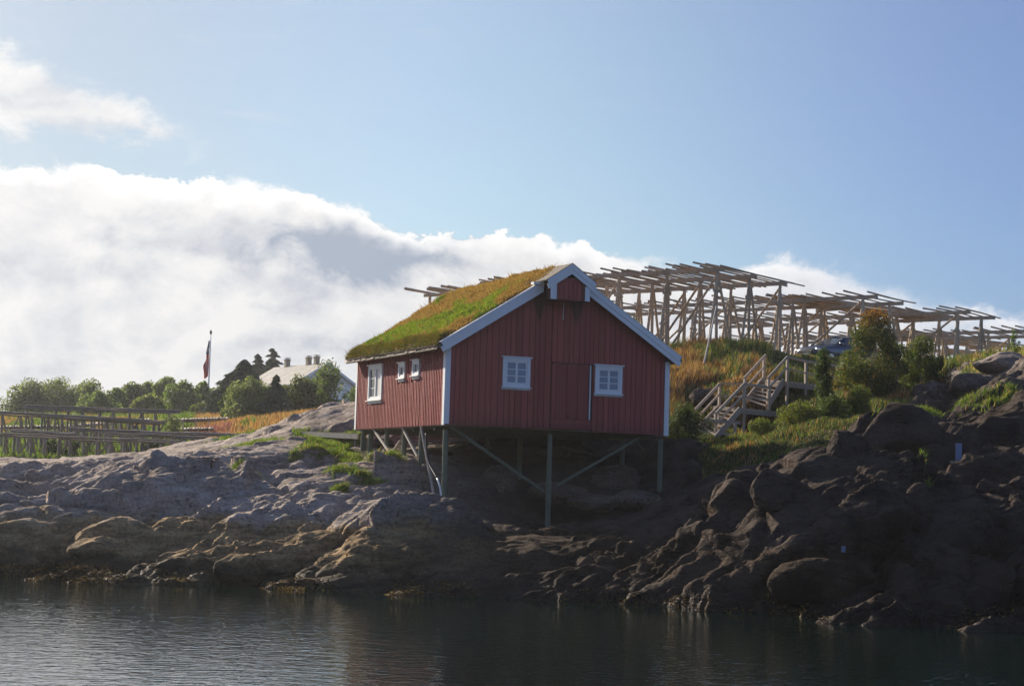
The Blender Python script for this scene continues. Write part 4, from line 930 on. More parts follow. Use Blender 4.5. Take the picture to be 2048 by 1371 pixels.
        m.add(vs, [(0, 1, 2, 3), (7, 6, 5, 4), (0, 4, 5, 1), (1, 5, 6, 2), (2, 6, 7, 3), (3, 7, 4, 0)], (.35, .32, .3)); m.build('hoist_roof', M_PLANK, hb)
    m = MB(); m.box(2.98, 3.28, -.42, -.2, ZE + SL * 3.1 + .07, ZE + SL * 3.1 + .15); m.build('flashing', M_WHITE, hb)
    m = MB(); m.pole((4.33, -.06, 4.40), (4.33, -.03, 3.80), .012, n=6); m.build('hoist_hook', M_WHITE, hb)
roof()
def underside():
    m = MB(); m.box(.05, HW - .05, .13, HL - .12, -.06, -.004); m.build('floor', M_PLANK, hut)
    for y in (1.2, 3.2, 6.0, 8.5):
        m = MB(); m.beam((.1, y, -.13), (HW - .1, y, -.13), .14, .14); m.build('floor_beam', M_PILE, hut)
    def pile(x, y, r=.095, z1=-.2):
        g = gz(*hw(x, y, 0)[:2]) - HZ; m = MB(org=(x, y, 0)); m.pole((x, y, g - .35), (x, y, z1 if y > .2 or True else 0), r * 1.05, r * .95, n=12, seg=4, bend=.008, tint=None); m.build('pile', M_PILE, hut, smooth=False, loc=(x, y, 0))
    for x, y in ((.13, .2), (4.06, .2), (8.46, .2), (.16, 2.5), (.16, 4.2), (.16, 6.0), (.16, 7.75), (4.3, 3.2), (8.4, 3.0), (4.3, 6.2), (8.4, 6.2), (.2, 8.7)): pile(x, y)
    def br(p, q, r=.07, mat=M_PILE, nm='brace'):
        m = MB(org=tuple((np.array(p) + q) / 2)); m.pole(p, q, r, n=9); m.build(nm, mat, hut, loc=tuple((np.array(p) + q) / 2))
    f = lambda a, b, o: hfront(a, b, o)
    br(f(900, 852, .32), f(1090, 984, .32), .058); br(f(1281, 874, .32), f(1090, 984, .32), .05)
    s = lambda a, b, o=.1: hside(a, b, o)
    br(s(747, 857), s(783, 909), .06, M_PALEPOLE); br(s(801, 880), s(781, 910), .05, M_PALEPOLE); br(s(806, 856), s(836, 913), .06, M_PALEPOLE)
    br(s(842, 853, -.05), s(871, 1008, -.05), .045, M_PALEPOLE, 'prop')
    br(f(1272, 880, 2.0), f(1290, 905, 2.0), .03)
    br(hfront(885, 900, 3.0), hfront(1010, 858, 3.0), .05)
underside()
def spline(pts, n=8):
    P = [np.array(p, float) for p in pts]; P = [2 * P[0] - P[1]] + P + [2 * P[-1] - P[-2]]; out = []
    for i in range(1, len(P) - 2):
        for k in range(n):
            t = k / n; out.append(.5 * ((2 * P[i]) + (-P[i - 1] + P[i + 1]) * t + (2 * P[i - 1] - 5 * P[i] + 4 * P[i + 1] - P[i + 2]) * t ** 2 + (-P[i - 1] + 3 * P[i] - 3 * P[i + 1] + P[i + 2]) * t ** 3))
    return out + [P[-2]]
def hoses():
    q = [hside(a, b, -.12) for a, b in ((852, 866), (854, 905), (860, 930), (876, 960), (882, 992), (877, 1030), (866, 1060), (850, 1085), (838, 1100))]
    q = [hw(*p) for p in q]
    for i in (-3, -2, -1):
        q[i] = np.array([q[i][0], q[i][1], max(q[i][2], gz(q[i][0], q[i][1]) + .05)])
    r = empty('drain_hose', q[0]); tag(r, 'curved drain hose hanging below the near corner of the hut', 'hose')
    sp = spline(q); a = sp[:24]; b = sp[23:44]; c = sp[43:]
    for nm, seg, mt in (('black_section', a, M_BLACK), ('white_section', b, M_HOSEW), ('black_section', c, M_BLACK)):
        m = MB(org=q[0]); m.tube(seg, .035); m.build(nm, mt, r, smooth=True)
    q = [hw(*hfront(x, y, .6)) for x, y in ((1100, 944), (1150, 955), (1200, 974), (1245, 981), (1290, 976), (1322, 968))]
    m = MB(org=q[0]); m.tube(spline(q), .02); o = m.build('cable', M_BLACK, None, smooth=True, loc=q[0]); tag(o, 'thin black cable sagging across the rocks under the hut', 'cable')
hoses()

# ------------------------------------------------------------------ walkway at the far corner
def walkway():
    b0 = at(722, 868, 69.5); b1 = at(598, 862, 73.5); r = empty('walkway', (b1[0], b1[1], gz(b1[0], b1[1]))); tag(r, 'low plank walkway leading left from the far hut corner', 'walkway')
    o = np.array(r.location); d = b1 - b0; n = np.array([-d[1], d[0], 0]); n /= np.linalg.norm(n); n *= -1
    m = MB(org=o)
    for k in range(5):
        off = n * (k * .2); m.beam(b0 + off, b1 + off, .18, .05, tint=(.9, .9, .85))
    m.build('deck', M_PLANK, r)
    m = MB(org=o); m.beam(b0 - n * .13 - [0, 0, .10], b1 - n * .13 - [0, 0, .10], .04, .18); m.build('fascia', M_PALEPOLE, r)
    for t in (.08, .36, .64, .93):
        p = b0 + d * t; g = gz(p[0], p[1]); m = MB(org=o); m.pole((p[0], p[1], g - .3), (p[0], p[1], p[2] - .03), .05); m.build('post', M_PLANK, r)
walkway()

# ------------------------------------------------------------------ mooring iron on the shore
def mooring():
    b = at(421, 976, 61.5); g = gz(b[0], b[1]); top = at(421, 956, 61.5)
    r = empty('mooring_iron', (b[0], b[1], g)); tag(r, 'rusty T-shaped mooring iron standing on the shore rock', 'mooring post'); o = np.array(r.location)
    m = MB(org=o); m.pole((b[0], b[1], g - .1), (b[0], b[1], max(top[2], g + .35)), .035); m.build('shaft', M_RUST, r)
    z = max(top[2], g + .35); m = MB(org=o); m.beam((b[0] - .30, b[1], z + .02), (b[0] + .28, b[1], z - .01), .06, .05); m.build('crossbar', M_RUST, r)
mooring()

# ------------------------------------------------------------------ stair
def stairs():
    P1t, P1b = at(1439.5, 767, 73.8), at(1437, 811, 73.8); P2t, P2b = at(1488.5, 767.5, 72.9), at(1488, 813, 72.9); P3t, P3b = at(1539, 775, 74.2), at(1538, 818, 74.2)
    base = at(1430, 886, 71); r = empty('staircase', (base[0], base[1], gz(base[0], base[1]))); tag(r, 'weathered wooden staircase with handrails climbing the grassy hill', 'staircase'); o = np.array(r.location)
    def B(nm, p, q, w_, h_, t=(1, 1, 1), up=(0, 0, 1)):
        m = MB(org=o); m.beam(p, q, w_, h_, up=up, tint=t); m.build(nm, M_STAIR, r)
    def post(p, q, w_=.10, deep=0): 
        b = np.array([q[0], q[1], q[2] - deep]); B('post', np.array([q[0], q[1], p[2]]), b, w_, w_, (.95, .95, .95))
    def ground(p): return np.array([p[0], p[1], gz(p[0], p[1]) - .2])
    # lower flight
    L0, L1 = at(1431.5, 827, 71.6), at(1389.7, 820, 72.4)
    B('handrail', P2t, L0, .045, .12); B('handrail', P1t, L1, .045, .12)
    B('midrail', P2t - [0, 0, .42], L0 - [0, 0, .42], .04, .09); B('midrail', P1t - [0, 0, .42], L1 - [0, 0, .42], .04, .09)
    nt, nb = at(1479.5, 819, 72.6), at(1424, 884, 70.9); ft, fb = at(1438, 815, 73.6), at(1392, 862, 72.0)
    B('stringer', nt, nb, .05, .28); B('stringer', ft, fb, .05, .28)
    for k in range(8):
        t = (k + .6) / 8.3; a = nt + (nb - nt) * t; b = ft + (fb - ft) * t; m = MB(org=o); m.beam(a + [0, 0, .02], b + [0, 0, .02], .26, .04); m.build('tread', M_STAIR, r)
    post(L0, ground(L0)); post(P1t, ground(P1t)); post(P2t, ground(P2t)); post(P3t, P3b, deep=.05)
    q0, q1 = at(1409, 840, 71.8), at(1481, 845, 71.0); B('handrail', q0, q1, .045, .12); c0, c1 = at(1399, 861, 71.9), at(1468, 869, 71.0); B('midrail', c0, c1, .04, .10)
    pb = at(1470, 847, 71.0); post(pb, ground(pb)); 
    # landing
    e0, e1, e2 = at(1426.7, 811, 74.0), at(1479.6, 815, 72.6), at(1561.5, 823, 75.0); e3 = e0 + (e2 - e1)
    for k in range(9):
        t0 = k / 9; t1 = (k + .9) / 9; m = MB(org=o)
        A, Bq, Cq, Dq = e1 + (e2 - e1) * t0, e1 + (e2 - e1) * t1, e0 + (e3 - e0) * t1, e0 + (e3 - e0) * t0
        vs = [A, Bq, Cq, Dq]; vs = vs + [v - [0, 0, .045] for v in vs]; m.add(vs, [(0, 1, 2, 3), (7, 6, 5, 4), (0, 4, 5, 1), (1, 5, 6, 2), (2, 6, 7, 3), (3, 7, 4, 0)]); m.build('deck_board', M_STAIR, r)
    dn = np.array([0, 0, .14]); B('fascia', e1 - dn, e2 - dn, .045, .18, (.85, .85, .85)); B('fascia', e0 - dn, e1 - dn, .045, .18, (.85, .85, .85)); B('fascia', e0 - dn, e3 - dn, .045, .16, (.8, .8, .8))
    B('handrail', P1t, P2t, .09, .05); B('handrail', P2t, P3t, .12, .10); B('midrail', P2t - [0, 0, .5], P3t - [0, 0, .5], .05, .07); B('midrail', P1t - [0, 0, .5], P2t - [0, 0, .5], .05, .07)
    q = e2 * .95 + e1 * .05; post(q - [0, 0, .1], ground(q)); q = e3 * .8 + e0 * .2; post(q - [0, 0, .1], ground(q))
    # upper flight
    F1, F0 = at(1531, 710, 77.0), at(1487.7, 757, 75.2); N1, N0 = at(1575, 713, 76.2), at(1535, 757, 74.4)
    B('handrail', F1, F0, .045, .12); B('handrail', N1, N0, .045, .12); B('midrail', F1 - [0, 0, .45], F0 - [0, 0, .45], .04, .08); B('midrail', N1 - [0, 0, .45], N0 - [0, 0, .45], .04, .08)
    post(F0, at(1489, 800, 75.2)); fp = at(1528, 716, 76.9); post(fp, ground(fp)); post(N0, at(1536, 815, 74.4)); post(N1, ground(N1))
    nt, nb = at(1567, 762, 76.0), at(1533, 815, 74.4); ft, fb = at(1526, 759, 76.9), at(1493, 800, 75.3)
    B('stringer', nt, nb, .05, .30); B('stringer', ft, fb, .05, .26)
    for k in range(7):
        t = (k + .6) / 7; a = nt + (nb - nt) * t; b = ft + (fb - ft) * t; m = MB(org=o); m.beam(a, b, .26, .04); m.build('tread', M_STAIR, r)
    e0, e1, e2 = at(1516, 759, 77.6), at(1566, 761, 76.1), at(1640, 770, 79.0); e3 = e0 + (e2 - e1)
    for k in range(8):
        t0 = k / 8; t1 = (k + .9) / 8; m = MB(org=o); A, Bq, Cq, Dq = e1 + (e2 - e1) * t0, e1 + (e2 - e1) * t1, e0 + (e3 - e0) * t1, e0 + (e3 - e0) * t0
        vs = [A, Bq, Cq, Dq]; vs = vs + [v - [0, 0, .045] for v in vs]; m.add(vs, [(0, 1, 2, 3), (7, 6, 5, 4), (0, 4, 5, 1), (1, 5, 6, 2), (2, 6, 7, 3), (3, 7, 4, 0)]); m.build('deck_board', M_STAIR, r)
    B('fascia', e1 - dn, e2 - dn, .045, .20, (.85, .85, .85)); B('fascia', e0 - dn, e1 - dn, .045, .18, (.85, .85, .85))
    R1, R2 = at(1612, 722, 77.8), at(1690, 734, 81); B('handrail', N1, R1, .12, .09); B('handrail', R1, R2, .12, .09); B('midrail', N1 - [0, 0, .52], R1 - [0, 0, .52], .05, .06); B('midrail', R1 - [0, 0, .52], R2 - [0, 0, .52], .05, .06)
    post(R1, ground(R1)); post(R2, ground(R2)); 
stairs()

# ------------------------------------------------------------------ fish drying racks
def jit(s): return np.array([random.uniform(-s, s), random.uniform(-s, s), random.uniform(-s * .5, s * .5)])
def rack(name, label, O, u, v, nu, nv, su, sv, ztop, mat, group, pole_n, over=(1.2, 1.6), pr=.055, br=.075, beam_sz=(.11, .17), poles=True, braces=True, ext_u=0.9, postr=.075, pole_len_jit=1.0, tilt=0.0):
    """beams run along u, drying poles lie across them along v"""
    u = np.array([*u, 0.0]); u /= np.linalg.norm(u); v = np.array([*v, 0.0]); v /= np.linalg.norm(v); O = np.array([O[0], O[1], 0.0])
    R = empty(name, (O[0], O[1], gz(O[0], O[1]))); tag(R, label, 'drying rack', group); o = np.array(R.location)
    def build(m, nm): m.build(nm, mat, R)
    for j in range(nv):
        for i in range(nu):
            b = O + u * su * i + v * sv * j; g = gz(b[0], b[1]); zt = ztop + tilt * (j * sv)
            t = random.uniform(.8, 1.15); c = (t, t * .98, t * .95)
            m = MB(org=o); m.pole((b[0], b[1], g - .2), (b[0] + random.uniform(-.05, .05), b[1], zt - .08), postr, postr * .9, n=8, seg=2, bend=.03, tint=c); build(m, 'post')
            f = b - v * .75 + jit(.08); g2 = gz(f[0], f[1]); m = MB(org=o); m.pole((f[0], f[1], g2 - .2), (b[0] - v[0] * .02, b[1] - v[1] * .02, zt - .12), postr * .85, n=8, tint=c); build(m, 'strut')
            if True:
                f = b + v * random.uniform(.6, 1.0) + u * random.uniform(-.5, .5); g2 = gz(f[0], f[1]); m = MB(org=o); m.pole((f[0], f[1], g2 - .2), (b[0] + v[0] * .1, b[1] + v[1] * .1, zt - .5), postr * .8, n=8, tint=c); build(m, 'strut')
            if zt - g > 2.6:
                m = MB(org=o); z = zt - 1.05; m.beam(b - v * .42 + [0, 0, z], b + v * .35 + [0, 0, z], .05, .14, tint=c); build(m, 'tie')
        zt = ztop + tilt * (j * sv)
        a = O + v * sv * j - u * ext_u + [0, 0, zt]; e = O + v * sv * j + u * (su * (nu - 1) + ext_u) + [0, 0, zt]
        m = MB(org=o); mid = (a + e) / 2; m.beam(a + jit(.05), mid + jit(.05), *beam_sz); m.beam(mid - u * .3 + v * .12, e + jit(.05) + v * .1, *beam_sz); build(m, 'beam')
        if braces:
            for i in range(0, nu - 1):
                if (i + j) % 2: continue
                b0 = O + u * su * i + v * (sv * j + .1); b1 = O + u * su * (i + 1) + v * (sv * j + .1); g0 = gz(b1[0], b1[1]); t = random.uniform(.8, 1.1)
                m = MB(org=o); m.pole((b1[0], b1[1], g0 + .1), (b0[0], b0[1], zt - .1), postr * .75, n=7, tint=(t, t, t)); build(m, 'brace')
    if poles:
        tot = su * (nu - 1) + 2 * ext_u; L = sv * (nv - 1)
        for k in range(pole_n):
            s = -ext_u + tot * (k + random.uniform(.2, .8)) / pole_n; pj = random.uniform(-pole_len_jit, pole_len_jit)
            a = O + u * s + v * (-over[0] + pj); b = O + u * (s + random.uniform(-.15, .15)) + v * (L + over[1] + pj)
            z0 = ztop + .12 + random.uniform(0, .10); t = random.uniform(.55, 1.05)
            m = MB(org=o); m.pole(a + [0, 0, z0], b + [0, 0, z0 + tilt * L + random.uniform(-.05, .05)], pr, pr * .75, n=7, seg=4, bend=.05, tint=(t, t * .97, t * .95)); build(m, 'pole')
    return R
GR = 'fish drying racks on the hill'
ZT = 14.1
uA, vA = (-.80, .60), (.60, .80)
O1 = XY(1433, 88)
rack('drying_rack', 'tallest grey timber drying rack on the hill crest right of the hut ridge', O1, uA, vA, 6, 3, 2.9, 3.2, ZT, M_RACK, GR, 44, (.9, 1.6), postr=.085, ext_u=.4, beam_sz=(.12, .21), pr=.048)
O2 = (O1[0] - .8 * 14.2 + .6 * .9, O1[1] + .6 * 14.2 + .8 * .9)
rack('drying_rack', 'drying rack whose pole ends stick out left of the turf ridge', O2, uA, vA, 3, 2, 2.4, 3.2, ZT - .35, M_RACK, GR, 8, (1.3, 1.6), postr=.08, ext_u=.5, pr=.08, pole_len_jit=.5)
# racks further back over the hill
pA = np.array([.62, .78, 0])
for i, (dv, nu_, zt, lab) in enumerate(((12, 5, 13.9, 'drying rack second behind the tallest rack, seen between its posts'), (20, 5, 13.8, 'drying rack in the far row behind the tallest rack'), (30, 6, 13.6, 'farthest drying rack showing as low dark lines behind the crest'))):
    b = (O1[0] + .60 * dv + .8 * 2 * (i + 1), O1[1] + .80 * dv - .6 * 2 * (i + 1))
    rack('drying_rack', lab, b, uA, vA, nu_, 2, 4.2, 3.4, zt, M_RACK, GR, 24 + 3 * i, (1.4, 1.6), postr=.085, ext_u=.8, beam_sz=(.12, .2), pr=.05)
# right-hand racks, receding along the crest; poles nearly parallel to the crest
uB, vB = (.78, .63), (-.63, .78)
def rack_b(label, px, Y, nu_, su_, ztop, pn, nrow=2, pe=(1.0, 1.6)):
    O = XY(px, Y)
    # beams across (along vB), poles along uB : swap roles
    rack('drying_rack', label, O, vB, uB, nrow, nu_, 2.0, su_, ztop, M_RACK, GR, pn, pe, postr=.085, ext_u=.7, beam_sz=(.12, .2), pr=.05, pole_len_jit=1.3, braces=False)
rack_b('long drying rack behind the parked car and the tall rowan bush', 1608, 100, 4, 4.0, 14.0, 20)
rack_b('lower drying rack beyond the bushes toward the right skyline', 1790, 117, 4, 3.8, 13.9, 17)
rack_b('rightmost drying rack ending near the small sapling', 1935, 128, 3, 3.8, 13.7, 13)
# lone leaning pole in the grass
a, b = at(1408, 718, 82), at(1433, 612, 85)
m = MB(org=a); m.pole(a - [0, 0, .2], b, .045, .04, n=8); o_ = m.build('leaning_pole', M_PALEPOLE, None, loc=a); tag(o_, 'long thin pale pole leaning against the tallest rack', 'pole')
a, b = at(1560, 692, 84), at(1590, 655, 87)

GL = 'low drying racks on the left shore'
def low_rack(label, x0px, y0px, Y0, x1px, y1px, Y1, n, dark=True, nb=3, r=.055, brace_every=3, twin=.9):
    """a long rail of bundled poles on a row of posts"""
    p0, p1 = at(x0px, y0px, Y0), at(x1px, y1px, Y1); g0 = gz(p0[0], p0[1])
    R = empty('low_drying_rack', (p0[0], p0[1], g0)); tag(R, label, 'drying rack', GL); o = np.array(R.location); d = p1 - p0; L = np.linalg.norm(d[:2]); dn = d / np.linalg.norm(d); s = np.array([-dn[1], dn[0], 0]); mat = M_RACKD
    for k in range(nb):
        off = s * random.uniform(-.16, .16) + np.array([0, 0, .06 * k]); cut = [0, random.uniform(.3, .4), random.uniform(.62, .75), 1]
        for a, b in zip(cut[:-1], cut[1:]):
            t = random.uniform(.75, 1.25); q = random.uniform(-.004, .004)
            m = MB(org=o); m.pole(p0 + d * max(0, a - .02) + off + jit(.04), p0 + d * min(1, b + .02) + off + jit(.06), r, r * .85, n=7, seg=8, bend=.06, tint=(t, t, t)); m.build('rail', mat, R)
    for i in range(n):
        t = (i + .35 + random.uniform(-.1, .1)) / n; b = p0 + d * t + s * random.uniform(-.2, .2); g = gz(b[0], b[1]); c = random.uniform(.7, 1.15)
        m = MB(org=o); m.pole((b[0], b[1], g - .2), (b[0] + random.uniform(-.04, .04), b[1], b[2] - .04), .085, .075, n=8, seg=2, bend=.02, tint=(c, c, c)); m.build('post', mat, R)
        if twin:
            b2 = b + s * twin; g2 = gz(b2[0], b2[1]); m = MB(org=o); m.pole((b2[0], b2[1], g2 - .2), (b[0], b[1], b[2] - .1), .06, n=7, tint=(c, c, c)); m.build('strut', mat, R)
        if brace_every and i % brace_every == 1 and i + 1 < n:
            e = p0 + d * ((i + 1.35) / n); g2 = gz(e[0], e[1]); m = MB(org=o); m.pole((b[0], b[1] + .1, g + .15), (e[0], e[1] + .1, e[2] - .05), .05, n=7, tint=(c, c, c)); m.build('brace', mat, R)
low_rack('nearest low drying rack, its post row standing on the flat rock edge', 2, 871, 101, 395, 889, 100, 15)
low_rack('second low drying rack, a dark rail running right to the orange grass', 140, 859, 107, 503, 874, 101, 15)
low_rack('short dark rail at the left edge between the first two racks', 22, 863, 106, 150, 869, 105, 5, brace_every=0)
low_rack('tall left drying rack whose rail starts at the left picture edge', -30, 826, 113, 322, 848, 111, 12, nb=4, brace_every=2, twin=1.3)
low_rack('highest left drying rack, a dark rail in front of the trees', 46, 815, 124, 360, 826, 122, 11, nb=4, brace_every=2, twin=1.4)
def combed_rack(label, x0, y0, Y0, x1, y1, Y1, n, dep=3.5):
    """low rack with pale pole ends pointing at the viewer"""
    p0, p1 = at(x0, y0, Y0), at(x1, y1, Y1); g0 = gz(p0[0], p0[1]); R = empty('low_drying_rack', (p0[0], p0[1], g0)); tag(R, label, 'drying rack', GL); o = np.array(R.location); d = p1 - p0
    s = np.array([-.35, .94, 0])
    for k in range(2):
        m = MB(org=o); m.pole(p0 + s * dep * k, p1 + s * dep * k, .06, n=7, seg=5, bend=.05); m.build('rail', M_RACKD, R)
    for i in range(n):
        t = (i + random.uniform(.2, .8)) / n; a = p0 + d * t - s * random.uniform(.3, .6) + [0, 0, .11]; b = p0 + d * t + s * (dep + .6) + [0, 0, .11 + random.uniform(-.03, .06)]; c = random.uniform(.7, 1.3)
        m = MB(org=o); m.pole(a, b, .055, .05, n=7, tint=(c, c, c)); m.build('pole', M_PALEPOLE if i % 3 else M_RACK, R)
    for i in range(max(3, n // 5)):
        t = (i + .5) / max(3, n // 5); b = p0 + d * t; g = gz(b[0], b[1]); m = MB(org=o); m.pole((b[0], b[1], g - .2), (b[0], b[1], b[2]), .07, n=7); m.build('post', M_RACK, R)
        f = b - s * .8; g = gz(f[0], f[1]); m = MB(org=o); m.pole((f[0], f[1], g - .2), (b[0], b[1], b[2] - .1), .05, n=7); m.build('strut', M_RACK, R)
low_rack('dark rail seen through the middle of the left racks', 130, 838, 118, 330, 846, 116, 8, brace_every=0)
low_rack('dark rail low behind the nearest rack toward the right', 210, 868, 104, 420, 880, 102, 7, brace_every=0, twin=.8)
combed_rack('low rack with pale pole ends right of the flagpole foot', 352, 841, 128, 456, 838, 132, 20)
combed_rack('long low rack with pale pole ends behind the middle rails', 140, 853, 128, 300, 840, 138, 26)
combed_rack('low rack with pale pole ends at the far left edge', 0, 855, 126, 132, 854, 128, 22)
combed_rack('faint lowest rack with pale pole ends in the orange grass', 362, 860, 118, 428, 859, 119, 12)

# ------------------------------------------------------------------ flagpole
def flagpole():
    b = at(414.5, 835, 190); t = at(421, 668, 190); g = min(gz(b[0], b[1]), b[2]); r = empty('flagpole', (b[0], b[1], g)); tag(r, 'white flagpole with limp red pennant rising left of the fir trees', 'flagpole'); o = np.array(r.location)
    x, y = b[0], b[1]; top = t[2]
    m = MB(org=o); m.pole((x, y, g), (x, y, top), .10, .055, n=12, seg=4); m.build('mast', M_HWHITE, r, smooth=True)
    m = MB(org=o); m.pole((x, y, g), (x, y, b[2] + 1.7), .17, .17, n=10); m.build('mast_foot', M_HWHITE, r)
    m = MB(org=o); m.pole((x, y, top), (x, y, top + .15), .07, .15, n=10); m.pole((x, y, top + .15), (x, y, top + .45), .15, .05, n=10); m.build('finial', M_RUST, r)
    m_, T, bs, out = material('pennant_cloth'); tc = T.new('ShaderNodeTexCoord').outputs['UV']; at_ = T.new('ShaderNodeAttribute', attribute_name='tint').outputs['Color']; T.put(bs.inputs['Base Color'], at_); bs.inputs['Roughness'].default_value = .8
    n, w_ = 90, 9; z1 = top - .7; z0 = at(416, 752, 190)[2]; V = []; C = []
    for i in range(n):
        s = i / (n - 1); z = z1 + (z0 - z1) * s; wd = .12 + .42 * min(1, s * 1.3) * (1 - .35 * max(0, s - .85) / .15)
        for j in range(w_):
            q = j / (w_ - 1); V.append((x - .07 - wd * q * (1 - .15 * math.sin(s * 17)), y - .12 + .10 * math.sin(q * 9 + s * 11), z - q * .35 * s + .03 * math.sin(q * 7 + s * 20)))
            f = q + .35 * math.sin(s * 9.0 + .6)
            C.append((.62, .05, .04) if (s > .36 and not (.46 < f < .66)) else ((.03, .035, .10) if (.5 < f < .62 or s < .18 or .30 < s < .36) else (.34, .30, .33) if s < .36 or (s < .85) else (.62, .05, .04)))
    idx = np.arange(n * w_).reshape(n, w_); F = np.stack([idx[:-1, :-1], idx[:-1, 1:], idx[1:, 1:], idx[1:, :-1]], -1).reshape(-1, 4)
    pn = np_mesh('pennant', np.array(V) - o, F, m_, tint=np.array(C), smooth=True, parent=r)
    sd = pn.modifiers.new('thick', 'SOLIDIFY'); sd.thickness = .01
flagpole()

# ------------------------------------------------------------------ far white house
def far_house():
    gp = at(653, 725, 190); bp = at(551, 734, 200); rv = bp - gp; rv[2] = 0; Lr = np.linalg.norm(rv[:2]); e = rv / Lr; a = np.array([e[1], -e[0], 0]); 
    if a[0] < 0: a = -a
    g = gz(gp[0], gp[1]) - .3; yaw = math.atan2(a[1], a[0]); H = empty('white_house', (gp[0], gp[1], g), yaw); tag(H, 'white wooden house with slate roof behind the round trees', 'house')
    # local: x along gable, y along the ridge away from us, ridge at x = 0
    zr = gp[2] - g; hwid = 3.9; zE = zr - 2.35; L_ = Lr
    m = MB(); vs = [(-hwid + .3, 0, 0), (hwid - .3, 0, 0), (hwid - .3, 0, zE), (0, 0, zr - .2), (-hwid + .3, 0, zE)]; vs += [(x, .15, z) for x, _, z in vs]
    m.add(vs, [(0, 1, 2, 3, 4), (9, 8, 7, 6, 5), (0, 5, 6, 1), (1, 6, 7, 2), (2, 7, 8, 3), (3, 8, 9, 4), (4, 9, 5, 0)])
    m.box(-hwid + .3, -hwid + .45, .152, L_ - .152, 0, zE); m.box(hwid - .45, hwid - .3, .152, L_ - .152, 0, zE); m.box(-hwid + .3, hwid - .3, L_ - .15, L_, 0, zE); m.build('wall', M_HWHITE, H)
    rf = MB()
    for s in (-1, 1):
        vs = [(0, -.35, zr), (s * (hwid + .25), -.35, zE - .15), (s * (hwid + .25), L_ + .35, zE - .15), (0, L_ + .35, zr)]; vs += [(x, y, z - .14) for x, y, z in vs]
        rf.add(vs, [(0, 1, 2, 3), (7, 6, 5, 4), (0, 4, 5, 1), (1, 5, 6, 2), (2, 6, 7, 3), (3, 7, 4, 0)])
    R = rf.build('roof', M_SLATE, H)
    for s in (-1, 1):
        m = MB(); vs = [(0, -.40, zr + .03), (s * (hwid + .28), -.40, zE - .14), (s * (hwid + .28), -.40, zE - .42), (0, -.40, zr - .26)]; vs += [(x, -.352, z) for x, _, z in vs]
        m.add(vs, [(0, 1, 2, 3), (7, 6, 5, 4), (0, 4, 5, 1), (1, 5, 6, 2), (2, 6, 7, 3), (3, 7, 4, 0)]); m.build('barge_board', M_HWHITE, R)
    for (px, y_off) in ((576, 0), (619.5, 0), (635, 0)):
        # along the ridge by position in the picture
        best = min(np.linspace(0, L_, 60), key=lambda t: abs(((gp + e * t)[0] / (gp + e * t)[1]) * FPX * _cp + 1024 - px - (0)))
        m = MB(); m.box(-.24, .24, best - .24, best + .24, zr - .45, zr + .60); m.box(-.30, .30, best - .30, best + .30, zr + .601, zr + .72); m.box(-.24, .24, best - .24, best + .24, zr + .721, zr + .80); c = m.build('chimney', M_CHIM, R)
        m = MB(); m.box(-.30, .30, best - .30, best + .30, zr + .90, zr + .94); m.box(-.22, -.14, best - .22, best - .14, zr + .801, zr + .899); m.box(.14, .22, best + .14, best + .22, zr + .801, zr + .899); m.build('chimney_cap', M_HWHITE, c)
    for (x, z) in ((-1.3, 1.0), (1.3, 1.0)):
        m = MB(); m.box(x - .5, x + .5, -.05, -.003, z, z + 1.3); w_ = m.build('window', M_HWHITE, H); m = MB(); m.box(x - .4, x + .4, -.06, -.051, z + .1, z + 1.2); m.build('pane', M_GLASSD, w_)
far_house()

